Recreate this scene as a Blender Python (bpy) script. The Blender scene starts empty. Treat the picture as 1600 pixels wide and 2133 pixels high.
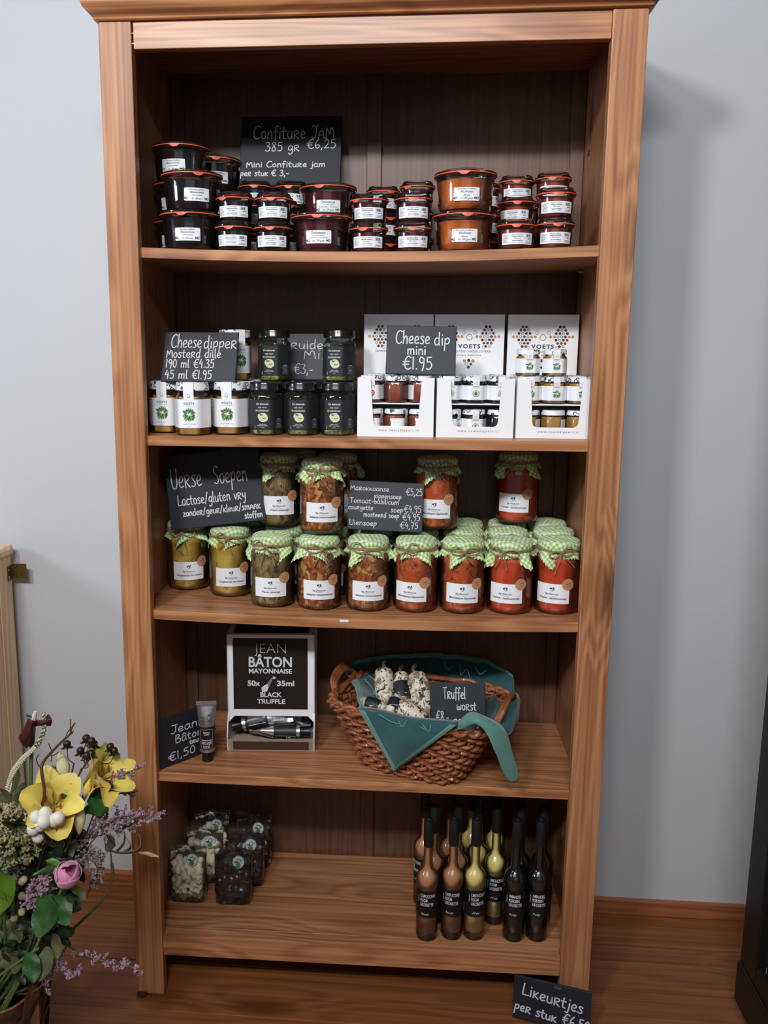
import bpy, bmesh, math, random
from math import sin, cos, pi, radians as rad
from mathutils import Vector, Matrix, noise as mnoise

# ------------------------------------------------------------------ camera, world, lights, exposure
sc = bpy.context.scene
COL = sc.collection
cam_d = bpy.data.cameras.new('camera'); cam = bpy.data.objects.new('camera', cam_d); COL.objects.link(cam)
cam_d.sensor_fit = 'VERTICAL'; cam_d.sensor_height = 36.0; cam_d.lens = 36.0 * 1749.39 / 2133; cam_d.shift_x = 82.135 / 2133; cam_d.shift_y = -31.690 / 2133
cam_d.clip_start = 0.05
FW = Vector((-0.07804056, 0.98249182, -0.16917300)); RT = Vector((0.99676502, 0.08016480, 0.00575249)); UP = Vector((-0.01921349, 0.16817680, 0.98556958))
cam.matrix_world = Matrix(((RT.x, UP.x, -FW.x, 0.08608), (RT.y, UP.y, -FW.y, -1.47961), (RT.z, UP.z, -FW.z, 1.29017), (0, 0, 0, 1)))
sc.camera = cam
sc.view_settings.view_transform = 'Standard'; sc.view_settings.look = 'None'
sc.view_settings.exposure = 0.0; sc.view_settings.gamma = 1.0; sc.view_settings.use_curve_mapping = False
world = bpy.data.worlds.new('world'); sc.world = world; world.use_nodes = True
world.node_tree.nodes['Background'].inputs[0].default_value = (0.55, 0.62, 0.75, 1)
world.node_tree.nodes['Background'].inputs[1].default_value = 0.25
sc.cycles.transparent_max_bounces = 24
sc.cycles.max_bounces = 8
sc.cycles.caustics_reflective = False; sc.cycles.caustics_refractive = False

def area(name, loc, target, sx, sy, power, color, spread=180):
    d = bpy.data.lights.new(name, 'AREA'); d.shape = 'RECTANGLE'; d.size = sx; d.size_y = sy; d.energy = power; d.color = color; d.spread = rad(spread)
    o = bpy.data.objects.new(name, d); COL.objects.link(o); o.location = loc
    o.rotation_euler = (Vector(target) - Vector(loc)).to_track_quat('-Z', 'Y').to_euler()
    return o
area('lamp_key', (-0.85, -2.10, 2.50), (0.0, 0.2, 1.35), 0.28, 0.28, 13.5, (1.0, 0.99, 0.97), 125)
area('lamp_strip', (-0.05, -2.42, 2.655), (0.1, 0.3, 1.30), 0.80, 0.14, 22, (0.92, 0.95, 1.0), 125)
area('window_glow', (-2.45, -1.20, 1.78), (-0.7, 0.35, 1.15), 0.45, 0.45, 18, (0.66, 0.82, 1.0))
area('front_fill', (0.1, -3.45, 1.60), (0.0, 0.3, 1.2), 2.4, 1.3, 3.5, (0.84, 0.92, 1.0))  # added broad weak fill that lifts the dim shelf interior, not a real window

# ------------------------------------------------------------------ materials
def lin(c):
    return tuple(((v / 255.0) / 12.92 if v / 255.0 <= 0.04045 else ((v / 255.0 + 0.055) / 1.055) ** 2.4) for v in c)
MATS = {}
def mat(name, rgb=(200, 200, 200), rough=0.5, metal=0.0, spec=0.5, coat=0.0, var=0.0, vscale=30.0, bump=0.0, bscale=80.0, sheen=0.0, emis=None, sub=None):
    if name in MATS: return MATS[name]
    m = bpy.data.materials.new(name); m.use_nodes = True; n = m.node_tree.nodes; l = m.node_tree.links
    b = n['Principled BSDF']; c = lin(rgb)
    b.inputs['Base Color'].default_value = (*c, 1); b.inputs['Roughness'].default_value = rough; b.inputs['Metallic'].default_value = metal
    b.inputs['Specular IOR Level'].default_value = spec; b.inputs['Coat Weight'].default_value = coat; b.inputs['Coat Roughness'].default_value = 0.04
    b.inputs['Sheen Weight'].default_value = sheen
    tc = n.new('ShaderNodeTexCoord')
    if var > 0:
        no = n.new('ShaderNodeTexNoise'); no.inputs['Scale'].default_value = vscale; no.inputs['Detail'].default_value = 4
        l.new(tc.outputs['Object'], no.inputs['Vector'])
        rp = n.new('ShaderNodeValToRGB'); rp.color_ramp.elements[0].position = 0.3; rp.color_ramp.elements[1].position = 0.7
        rp.color_ramp.elements[0].color = (*[v * (1 - var) for v in c], 1); rp.color_ramp.elements[1].color = (*[min(1, v * (1 + var)) for v in c], 1)
        l.new(no.outputs['Fac'], rp.inputs[0]); l.new(rp.outputs[0], b.inputs['Base Color'])
    if bump > 0:
        nb = n.new('ShaderNodeTexNoise'); nb.inputs['Scale'].default_value = bscale; nb.inputs['Detail'].default_value = 3
        l.new(tc.outputs['Object'], nb.inputs['Vector'])
        bp = n.new('ShaderNodeBump'); bp.inputs['Strength'].default_value = bump; bp.inputs['Distance'].default_value = 0.002
        l.new(nb.outputs['Fac'], bp.inputs['Height']); l.new(bp.outputs[0], b.inputs['Normal'])
    MATS[name] = m; return m

def wood(name, axis, light, dark, sat=1.0, knots=True, scale=1.0, rough=0.42, ringw=1.0, contrast=1.0):
    """axis: grain direction 0 x, 1 y, 2 z"""
    m = bpy.data.materials.new(name); m.use_nodes = True; n = m.node_tree.nodes; l = m.node_tree.links
    b = n['Principled BSDF']; b.inputs['Roughness'].default_value = rough; b.inputs['Specular IOR Level'].default_value = 0.5
    tc = n.new('ShaderNodeTexCoord'); oi = n.new('ShaderNodeObjectInfo')
    add = n.new('ShaderNodeVectorMath'); add.operation = 'ADD'
    mul = n.new('ShaderNodeVectorMath'); mul.operation = 'SCALE'; mul.inputs[0].default_value = (7.3, 5.1, 9.7)
    l.new(oi.outputs['Random'], mul.inputs['Scale']); l.new(tc.outputs['Object'], add.inputs[0]); l.new(mul.outputs[0], add.inputs[1])
    def mapped(along, across):
        mp = n.new('ShaderNodeMapping'); s = [across * scale] * 3; s[axis] = along * scale; mp.inputs['Scale'].default_value = s
        l.new(add.outputs[0], mp.inputs['Vector']); return mp
    # knots
    kv = n.new('ShaderNodeTexVoronoi'); kv.inputs['Scale'].default_value = 1.0; l.new(mapped(2.6, 8.0).outputs[0], kv.inputs['Vector'])
    kr = n.new('ShaderNodeMapRange'); kr.inputs['From Min'].default_value = 0.05; kr.inputs['From Max'].default_value = 0.42
    kr.inputs['To Min'].default_value = 1.0 if knots else 0.0; kr.inputs['To Max'].default_value = 0.0; l.new(kv.outputs['Distance'], kr.inputs['Value'])
    # big grain bands warped by knots
    n1 = n.new('ShaderNodeTexNoise'); n1.inputs['Scale'].default_value = 1.0; n1.inputs['Detail'].default_value = 2; n1.inputs['Distortion'].default_value = 0.4
    l.new(mapped(0.55, 9.0).outputs[0], n1.inputs['Vector'])
    ad = n.new('ShaderNodeMath'); ad.operation = 'MULTIPLY_ADD'; ad.inputs[1].default_value = 0.16; l.new(kr.outputs[0], ad.inputs[0]); l.new(n1.outputs['Fac'], ad.inputs[2])
    fr = n.new('ShaderNodeMath'); fr.operation = 'MULTIPLY'; fr.inputs[1].default_value = 85.0 * ringw; l.new(ad.outputs[0], fr.inputs[0])
    sn = n.new('ShaderNodeMath'); sn.operation = 'SINE'; l.new(fr.outputs[0], sn.inputs[0])
    n2 = n.new('ShaderNodeTexNoise'); n2.inputs['Scale'].default_value = 1.0; n2.inputs['Detail'].default_value = 5
    l.new(mapped(2.0, 170.0).outputs[0], n2.inputs['Vector'])
    mx = n.new('ShaderNodeMath'); mx.operation = 'MULTIPLY_ADD'; mx.inputs[1].default_value = 0.13 * contrast; l.new(sn.outputs[0], mx.inputs[0]); l.new(n2.outputs['Fac'], mx.inputs[2])
    rp = n.new('ShaderNodeValToRGB'); e = rp.color_ramp.elements
    L = lin(light); D = lin(dark)
    e[0].position = 0.22; e[0].color = (*D, 1); e[1].position = 0.72; e[1].color = (*L, 1)
    l.new(mx.outputs[0], rp.inputs[0])
    kr2 = n.new('ShaderNodeMapRange'); kr2.inputs['From Min'].default_value = 0.06; kr2.inputs['From Max'].default_value = 0.19
    kr2.inputs['To Min'].default_value = 0.75 if knots else 0.0; kr2.inputs['To Max'].default_value = 0.0; l.new(kv.outputs['Distance'], kr2.inputs['Value'])
    mixk = n.new('ShaderNodeMix'); mixk.data_type = 'RGBA'; l.new(kr2.outputs[0], mixk.inputs[0]); l.new(rp.outputs[0], mixk.inputs[6])
    mixk.inputs[7].default_value = (*[v * 0.35 for v in D], 1)
    l.new(mixk.outputs[2], b.inputs['Base Color'])
    bp = n.new('ShaderNodeBump'); bp.inputs['Strength'].default_value = 0.12; bp.inputs['Distance'].default_value = 0.001
    l.new(n2.outputs['Fac'], bp.inputs['Height']); l.new(bp.outputs[0], b.inputs['Normal'])
    MATS[name] = m; return m

def glass(name, tint=(251, 253, 251), refl=1.0, dens=0.08, rough=0.03, bump=0.0):
    m = bpy.data.materials.new(name); m.use_nodes = True; n = m.node_tree.nodes; l = m.node_tree.links
    n.remove(n['Principled BSDF']); out = n['Material Output']
    tr = n.new('ShaderNodeBsdfTransparent'); tr.inputs[0].default_value = (*lin(tint), 1)
    gl = n.new('ShaderNodeBsdfGlossy'); gl.inputs['Roughness'].default_value = rough; gl.inputs[0].default_value = (refl, refl, refl, 1)
    df = n.new('ShaderNodeBsdfDiffuse'); df.inputs[0].default_value = (*lin(tint), 1)
    fr = n.new('ShaderNodeFresnel'); fr.inputs['IOR'].default_value = 1.4
    m1 = n.new('ShaderNodeMixShader'); l.new(fr.outputs[0], m1.inputs[0])
    l.new(tr.outputs[0], m1.inputs[1]); l.new(gl.outputs[0], m1.inputs[2])
    m2 = n.new('ShaderNodeMixShader'); m2.inputs[0].default_value = dens; l.new(m1.outputs[0], m2.inputs[1]); l.new(df.outputs[0], m2.inputs[2])
    if bump:
        tc = n.new('ShaderNodeTexCoord'); no = n.new('ShaderNodeTexNoise'); no.inputs['Scale'].default_value = 45; l.new(tc.outputs['Object'], no.inputs['Vector'])
        bp = n.new('ShaderNodeBump'); bp.inputs['Strength'].default_value = bump; bp.inputs['Distance'].default_value = 0.004
        l.new(no.outputs['Fac'], bp.inputs['Height']); l.new(bp.outputs[0], gl.inputs['Normal']); l.new(bp.outputs[0], fr.inputs['Normal'])
    l.new(m2.outputs[0], out.inputs[0]); MATS[name] = m; return m

def speckle(name, base, spots, scale=60.0, thr=(0.45, 0.55), rough=0.25, coat=1.0, stretch=(1, 1, 1), detail=6):
    """blotchy mixture of several colours (soup with vegetables, herbed sausage, patterned lid)"""
    m = bpy.data.materials.new(name); m.use_nodes = True; n = m.node_tree.nodes; l = m.node_tree.links
    b = n['Principled BSDF']; b.inputs['Roughness'].default_value = rough; b.inputs['Coat Weight'].default_value = coat; b.inputs['Coat Roughness'].default_value = 0.03
    tc = n.new('ShaderNodeTexCoord'); oi = n.new('ShaderNodeObjectInfo'); mp = n.new('ShaderNodeMapping'); mp.inputs['Scale'].default_value = stretch
    ad = n.new('ShaderNodeVectorMath'); ad.operation = 'ADD'; l.new(tc.outputs['Object'], mp.inputs[0]); l.new(mp.outputs[0], ad.inputs[0]); l.new(oi.outputs['Random'], ad.inputs[1])
    prev = None
    for i, (c, s, lo, hi) in enumerate(spots):
        no = n.new('ShaderNodeTexNoise'); no.inputs['Scale'].default_value = scale * s; no.inputs['Detail'].default_value = detail; no.inputs['Distortion'].default_value = 0.6
        o2 = n.new('ShaderNodeVectorMath'); o2.operation = 'ADD'; o2.inputs[1].default_value = (i * 3.1, i * 1.7, i * 5.3); l.new(ad.outputs[0], o2.inputs[0]); l.new(o2.outputs[0], no.inputs['Vector'])
        mr = n.new('ShaderNodeMapRange'); mr.inputs['From Min'].default_value = lo; mr.inputs['From Max'].default_value = hi; l.new(no.outputs['Fac'], mr.inputs['Value'])
        mx = n.new('ShaderNodeMix'); mx.data_type = 'RGBA'; l.new(mr.outputs[0], mx.inputs[0])
        if prev is None: mx.inputs[6].default_value = (*lin(base), 1)
        else: l.new(prev, mx.inputs[6])
        mx.inputs[7].default_value = (*lin(c), 1); prev = mx.outputs[2]
    l.new(prev, b.inputs['Base Color']); MATS[name] = m; return m

def doodle_lid():
    m = bpy.data.materials.new('white_printed_lid'); m.use_nodes = True; n = m.node_tree.nodes; l = m.node_tree.links
    b = n['Principled BSDF']; b.inputs['Roughness'].default_value = 0.35
    tc = n.new('ShaderNodeTexCoord'); oi = n.new('ShaderNodeObjectInfo'); ad = n.new('ShaderNodeVectorMath'); ad.operation = 'ADD'
    l.new(tc.outputs['Object'], ad.inputs[0]); l.new(oi.outputs['Random'], ad.inputs[1])
    v = n.new('ShaderNodeTexVoronoi'); v.inputs['Scale'].default_value = 105; l.new(ad.outputs[0], v.inputs['Vector'])
    sub = n.new('ShaderNodeMath'); sub.operation = 'SUBTRACT'; sub.inputs[1].default_value = 0.36; l.new(v.outputs['Distance'], sub.inputs[0])
    ab = n.new('ShaderNodeMath'); ab.operation = 'ABSOLUTE'; l.new(sub.outputs[0], ab.inputs[0])
    lt = n.new('ShaderNodeMath'); lt.operation = 'LESS_THAN'; lt.inputs[1].default_value = 0.085; l.new(ab.outputs[0], lt.inputs[0])
    sep = n.new('ShaderNodeSeparateColor'); l.new(v.outputs['Color'], sep.inputs[0])
    gt = n.new('ShaderNodeMath'); gt.operation = 'GREATER_THAN'; gt.inputs[1].default_value = 0.25; l.new(sep.outputs[0], gt.inputs[0])
    mu = n.new('ShaderNodeMath'); mu.operation = 'MULTIPLY'; l.new(lt.outputs[0], mu.inputs[0]); l.new(gt.outputs[0], mu.inputs[1])
    mx = n.new('ShaderNodeMix'); mx.data_type = 'RGBA'; l.new(mu.outputs[0], mx.inputs[0])
    mx.inputs[6].default_value = (*lin((240, 242, 245)), 1); mx.inputs[7].default_value = (*lin((60, 62, 66)), 1)
    l.new(mx.outputs[2], b.inputs['Base Color']); MATS['white_printed_lid'] = m; return m

def gingham():
    m = bpy.data.materials.new('green_gingham'); m.use_nodes = True; n = m.node_tree.nodes; l = m.node_tree.links
    b = n['Principled BSDF']; b.inputs['Roughness'].default_value = 0.85; b.inputs['Specular IOR Level'].default_value = 0.2; b.inputs['Sheen Weight'].default_value = 0.2
    uv = n.new('ShaderNodeUVMap'); sp = n.new('ShaderNodeSeparateXYZ'); l.new(uv.outputs[0], sp.inputs[0])
    fs = []
    for ax in (0, 1):
        mu = n.new('ShaderNodeMath'); mu.operation = 'MULTIPLY'; mu.inputs[1].default_value = 1 / 0.0085; l.new(sp.outputs[ax], mu.inputs[0])
        f = n.new('ShaderNodeMath'); f.operation = 'FRACT'; l.new(mu.outputs[0], f.inputs[0])
        g = n.new('ShaderNodeMath'); g.operation = 'GREATER_THAN'; g.inputs[1].default_value = 0.5; l.new(f.outputs[0], g.inputs[0]); fs.append(g)
    a = n.new('ShaderNodeMath'); a.operation = 'ADD'; l.new(fs[0].outputs[0], a.inputs[0]); l.new(fs[1].outputs[0], a.inputs[1])
    h = n.new('ShaderNodeMath'); h.operation = 'MULTIPLY'; h.inputs[1].default_value = 0.5; l.new(a.outputs[0], h.inputs[0])
    rp = n.new('ShaderNodeValToRGB'); rp.color_ramp.interpolation = 'CONSTANT'; e = rp.color_ramp.elements
    e[0].position = 0; e[0].color = (*lin((236, 246, 218)), 1); e[1].position = 0.4; e[1].color = (*lin((192, 220, 150)), 1)
    x = e.new(0.9); x.color = (*lin((146, 184, 98)), 1)
    l.new(h.outputs[0], rp.inputs[0]); l.new(rp.outputs[0], b.inputs['Base Color']); MATS['green_gingham'] = m; return m

WL, WD = (198, 140, 96), (140, 86, 52)
w_z = wood('pine_veneer_upright', 2, WL, WD, contrast=0.9, ringw=1.3)
w_x = wood('pine_veneer_lengthwise', 0, WL, WD, contrast=0.9, ringw=1.2, rough=0.36)
w_y = wood('pine_veneer_side', 2, (178, 122, 84), (134, 84, 52), contrast=0.6)
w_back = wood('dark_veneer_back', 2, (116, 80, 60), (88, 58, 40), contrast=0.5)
w_floor = wood('stained_floorboard', 0, (152, 92, 50), (116, 64, 30), scale=0.8, rough=0.5, contrast=0.8)
w_base = wood('stained_skirting', 0, (176, 112, 70), (140, 80, 46), knots=False)
w_pale = wood('pale_pine', 2, (240, 212, 174), (210, 174, 132), knots=False, rough=0.5, contrast=1.2)
m_wall = mat('painted_plaster', (206, 208, 212), 0.85, var=0.015, vscale=3, bump=0.15, bscale=120)
m_black = mat('black_plastic', (16, 15, 14), 0.35)
m_slate = mat('slate_board', (28, 34, 44), 0.55, var=0.12, vscale=14)
m_chalk = mat('chalk_marker', (222, 224, 228), 0.8)
m_white = mat('label_paper', (244, 246, 250), 0.55)
m_ink = mat('black_ink', (34, 36, 42), 0.7)
m_gink = mat('grey_ink', (120, 124, 130), 0.7)
m_rubber = mat('orange_rubber', (226, 92, 58), 0.45)
m_glass = glass('clear_glass', dens=0.006)
m_glassg = glass('green_tinted_glass', (228, 234, 222), dens=0.012)
m_film = glass('cellophane', (254, 254, 254), dens=0.01, rough=0.06, bump=0.6)
m_cherry = mat('cherry_jam', (20, 8, 12), 0.12, coat=1.0)
m_straw = mat('strawberry_jam', (84, 18, 24), 0.14, coat=1.0, var=0.35, vscale=60)
m_apric = mat('apricot_jam', (205, 98, 34), 0.16, coat=1.0, var=0.25, vscale=50)
m_redapr = mat('red_apricot_jam', (150, 50, 28), 0.16, coat=1.0, var=0.25, vscale=60)
m_must = mat('mustard_dip', (190, 136, 62), 0.2, coat=1.0, var=0.15, vscale=80)
m_toms = mat('tomato_dip', (150, 72, 44), 0.2, coat=1.0, var=0.15, vscale=80)
m_figd = mat('dark_fruit_dip', (22, 22, 30), 0.15, coat=1.0)
m_herb = speckle('dried_herb_mix', (150, 148, 84), [((206, 200, 130), 1.0, 0.5, 0.56), ((70, 84, 38), 1.3, 0.56, 0.6)], scale=120, coat=0.3, rough=0.7)
m_lidbk = mat('black_lacquered_lid', (18, 18, 20), 0.25, coat=0.6)
m_lidwh = doodle_lid()
m_gb = gingham()
m_jute = mat('jute_string', (150, 124, 88), 0.9, var=0.3, vscale=300)
m_kraft = mat('kraft_sticker', (196, 142, 102), 0.75, var=0.08, vscale=100)
m_lab_bk = mat('black_label', (30, 33, 36), 0.5)
m_card = mat('white_card', (247, 248, 250), 0.6, var=0.015, vscale=8)
m_kcard = mat('grey_inside_card', (168, 150, 132), 0.8, var=0.05, vscale=30)
m_boxbk = mat('black_print', (32, 26, 24), 0.45)
m_alu = mat('aluminium_tube', (196, 196, 198), 0.28, metal=0.9, bump=0.25, bscale=90)
m_wick = mat('brown_wicker', (146, 84, 48), 0.5, var=0.4, vscale=45, coat=0.08)
m_teal = mat('teal_towel', (40, 84, 86), 0.95, var=0.12, vscale=60, bump=0.6, bscale=400, sheen=0.3)
m_hem = mat('light_teal_hem', (92, 146, 134), 0.95, var=0.08, vscale=80, bump=0.5, bscale=400, sheen=0.3)
m_tpat = mat('light_teal_print', (112, 160, 150), 0.95)
m_saus = speckle('herbed_sausage', (232, 222, 200), [((70, 60, 44), 1.0, 0.54, 0.58), ((28, 26, 24), 1.6, 0.58, 0.61), ((150, 128, 96), 0.6, 0.52, 0.6)], scale=95, rough=0.6, coat=0.1)
m_whch = mat('white_chocolate', (246, 232, 200), 0.45, var=0.08, vscale=50)
m_dkch = mat('dark_chocolate', (58, 36, 30), 0.3, var=0.2, vscale=50)
m_glight = mat('sticker_pale', (196, 208, 200), 0.6)
m_green = mat('herb_green', (70, 118, 56), 0.6)
m_green2 = mat('pale_herb_green', (134, 176, 92), 0.6)
m_cream = mat('herb_butter_print', (214, 220, 178), 0.6)
m_brass = mat('brass_plate', (128, 108, 62), 0.35, metal=0.8)
SOUP = {
 'courgette': speckle('courgette_soup', (192, 148, 48), [((214, 176, 84), 1, 0.45, 0.6), ((140, 112, 40), 3, 0.6, 0.66)], scale=28),
 'onion': speckle('onion_soup', (136, 108, 66), [((170, 142, 94), 1, 0.48, 0.56), ((88, 70, 40), 1.6, 0.52, 0.6)], scale=70, stretch=(1, 1, 0.5)),
 'minestrone': speckle('minestrone_soup', (168, 86, 38), [((216, 154, 88), 1, 0.5, 0.56), ((112, 54, 24), 1.4, 0.54, 0.6), ((214, 172, 104), 2.2, 0.6, 0.64)], scale=70, stretch=(1, 1, 0.8)),
 'moroccan': speckle('moroccan_soup', (196, 80, 32), [((214, 110, 56), 1, 0.5, 0.6), ((130, 48, 22), 1.6, 0.58, 0.64)], scale=60),
 'tomato': speckle('tomato_soup', (212, 66, 30), [((224, 88, 46), 1, 0.5, 0.65), ((236, 150, 84), 5, 0.68, 0.72)], scale=30),
}
M_LIQ = {'coffee': mat('coffee_liqueur', (208, 142, 98), 0.25, coat=1.0), 'lemon': mat('lemon_liqueur', (255, 228, 140), 0.25, coat=1.0), 'cherry': mat('cherry_liqueur', (14, 8, 9), 0.15, coat=1.0)}

# ------------------------------------------------------------------ mesh helpers
class G:
    def __init__(s): s.v = []; s.f = []; s.m = []; s.uv = None
    def add(s, vs, fs, m=0):
        o = len(s.v); s.v += [tuple(p) for p in vs]
        for f in fs: s.f.append(tuple(i + o for i in f)); s.m.append(m)
        return s
    def box(s, x0, x1, y0, y1, z0, z1, m=0):
        return s.add([(x0, y0, z0), (x1, y0, z0), (x1, y1, z0), (x0, y1, z0), (x0, y0, z1), (x1, y0, z1), (x1, y1, z1), (x0, y1, z1)],
                     [(0, 3, 2, 1), (4, 5, 6, 7), (0, 1, 5, 4), (1, 2, 6, 5), (2, 3, 7, 6), (3, 0, 4, 7)], m)
    def grid(s, rows, m=0, closed=False):
        nr, nc = len(rows), len(rows[0]); fs = []
        for i in range(nr - 1):
            for j in range(nc if closed else nc - 1):
                fs.append((i * nc + j, i * nc + (j + 1) % nc, (i + 1) * nc + (j + 1) % nc, (i + 1) * nc + j))
        return s.add([p for r in rows for p in r], fs, m)
    def lathe(s, prof, n=32, m=0, cap0=True, cap1=True, c=(0, 0)):
        rows = [[(c[0] + r * cos(2 * pi * k / n), c[1] + r * sin(2 * pi * k / n), z) for k in range(n)] for r, z in prof]
        o = len(s.v); s.grid(rows, m, True)
        if cap0 and prof[0][0] > 1e-5: s.f.append(tuple(o + k for k in range(n))[::-1]); s.m.append(m)
        if cap1 and prof[-1][0] > 1e-5: b = o + (len(prof) - 1) * n; s.f.append(tuple(b + k for k in range(n))); s.m.append(m)
        return s
    def tube(s, pts, r, n=8, m=0, cap=True):
        pts = [Vector(p) for p in pts]; rows = []; N = len(pts); ref = None
        for i, p in enumerate(pts):
            t = (pts[min(i + 1, N - 1)] - pts[max(i - 1, 0)]).normalized()
            if ref is None: ref = Vector((0, 0, 1)) if abs(t.z) < 0.9 else Vector((1, 0, 0))
            a = t.cross(ref)
            if a.length < 1e-6: a = t.orthogonal()
            a.normalize(); b = t.cross(a).normalized(); ref = -b if False else a.cross(t)
            rr = r[i] if isinstance(r, (list, tuple)) else r
            rows.append([tuple(p + a * rr * cos(2 * pi * k / n) + b * rr * sin(2 * pi * k / n)) for k in range(n)])
        o = len(s.v); s.grid(rows, m, True)
        if cap:
            s.f.append(tuple(o + k for k in range(n))[::-1]); s.m.append(m); b = o + (N - 1) * n; s.f.append(tuple(b + k for k in range(n))); s.m.append(m)
        return s
    def xf(s, M):
        s.v = [tuple(M @ Vector(p)) for p in s.v]; return s
    def mesh(s, name, mats, smooth=True, angle=35):
        me = bpy.data.meshes.new(name); me.from_pydata(s.v, [], s.f)
        for mm in (mats if isinstance(mats, (list, tuple)) else [mats]): me.materials.append(mm)
        if s.uv: 
            ul = me.uv_layers.new(name='UVMap')
            for lp in me.loops: ul.data[lp.index].uv = s.uv[lp.vertex_index]
        for p, mi in zip(me.polygons, s.m): p.material_index = mi; p.use_smooth = smooth
        me.validate(); me.update()
        if smooth: me.set_sharp_from_angle(angle=rad(angle))
        return me
def smoothpath(pts, k=6, closed=False):
    P = [Vector(p) for p in pts]; n = len(P); out = []
    rng = range(n if closed else n - 1)
    for i in rng:
        p0 = P[(i - 1) % n] if (closed or i > 0) else P[0]; p1 = P[i]; p2 = P[(i + 1) % n]; p3 = P[(i + 2) % n] if (closed or i < n - 2) else P[n - 1]
        for j in range(k):
            t = j / k
            out.append(0.5 * ((2 * p1) + (p2 - p0) * t + (2 * p0 - 5 * p1 + 4 * p2 - p3) * t * t + (3 * p1 - p0 - 3 * p2 + p3) * t ** 3))
    if not closed: out.append(P[-1])
    return out
def link(name, me, parent=None, loc=None):
    o = bpy.data.objects.new(name, me); COL.objects.link(o); o.parent = parent
    if loc: o.location = loc
    return o
def obj(name, g, mats, parent=None, smooth=True, angle=35, bevel=0):
    o = link(name, g.mesh(name, mats, smooth, angle), parent)
    if bevel:
        b = o.modifiers.new('edge', 'BEVEL'); b.width = bevel; b.segments = 2; b.limit_method = 'ANGLE'
    return o
def thing(name, label, cat, loc=(0, 0, 0), rz=0, group=None, rx=0):
    o = bpy.data.objects.new(name, None); COL.objects.link(o); o.location = loc; o.rotation_euler = (rx, 0, rz)
    o.empty_display_size = 0.02
    o['label'] = label; o['category'] = cat
    if group: o['group'] = group
    return o
def tag(o, label, cat, group=None, kind=None):
    o['label'] = label; o['category'] = cat
    if group: o['group'] = group
    if kind: o['kind'] = kind
    return o
def copy_thing(src, loc, rz, label, group=None):
    r = src.copy(); COL.objects.link(r); r.location = loc; r.rotation_euler = (0, 0, rz); r['label'] = label
    if group: r['group'] = group
    for ch in src.children:
        c = ch.copy(); COL.objects.link(c); c.parent = r
        for gch in ch.children:
            d = gch.copy(); COL.objects.link(d); d.parent = c
    return r
def struct(name, g, m, parent=None, smooth=False, bevel=0):
    o = obj(name, g, m, parent, smooth, bevel=bevel); o['kind'] = 'structure'; return o

# ------------------------------------------------------------------ printed text (flat letters) and hand lettering (chalk strokes)
_tc = {}
def text_geo(s, size=1.0, shear=0.0, weight=0.0, spacing=1.0, sx=1.0):
    res = 4 if size > .008 else 2
    key = (s, shear, weight, spacing, res)
    if key not in _tc:
        cu = bpy.data.curves.new('t', 'FONT'); cu.body = s; cu.size = 1.0; cu.shear = shear; cu.offset = weight; cu.space_character = spacing; cu.resolution_u = res
        ob = bpy.data.objects.new('t', cu); COL.objects.link(ob); dg = bpy.context.evaluated_depsgraph_get(); me = ob.evaluated_get(dg).to_mesh()
        vs = [(v.co.x, v.co.y) for v in me.vertices]; fs = [tuple(p.vertices) for p in me.polygons]
        ob.evaluated_get(dg).to_mesh_clear(); bpy.data.objects.remove(ob); bpy.data.curves.remove(cu)
        if not vs: vs = [(0, 0)]
        w0 = min(v[0] for v in vs); w1 = max(v[0] for v in vs); _tc[key] = (vs, fs, w0, w1)
    vs, fs, w0, w1 = _tc[key]
    return [((x - (w0 + w1) / 2) * size * sx, y * size) for x, y in vs], fs, (w1 - w0) * size * sx
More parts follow.
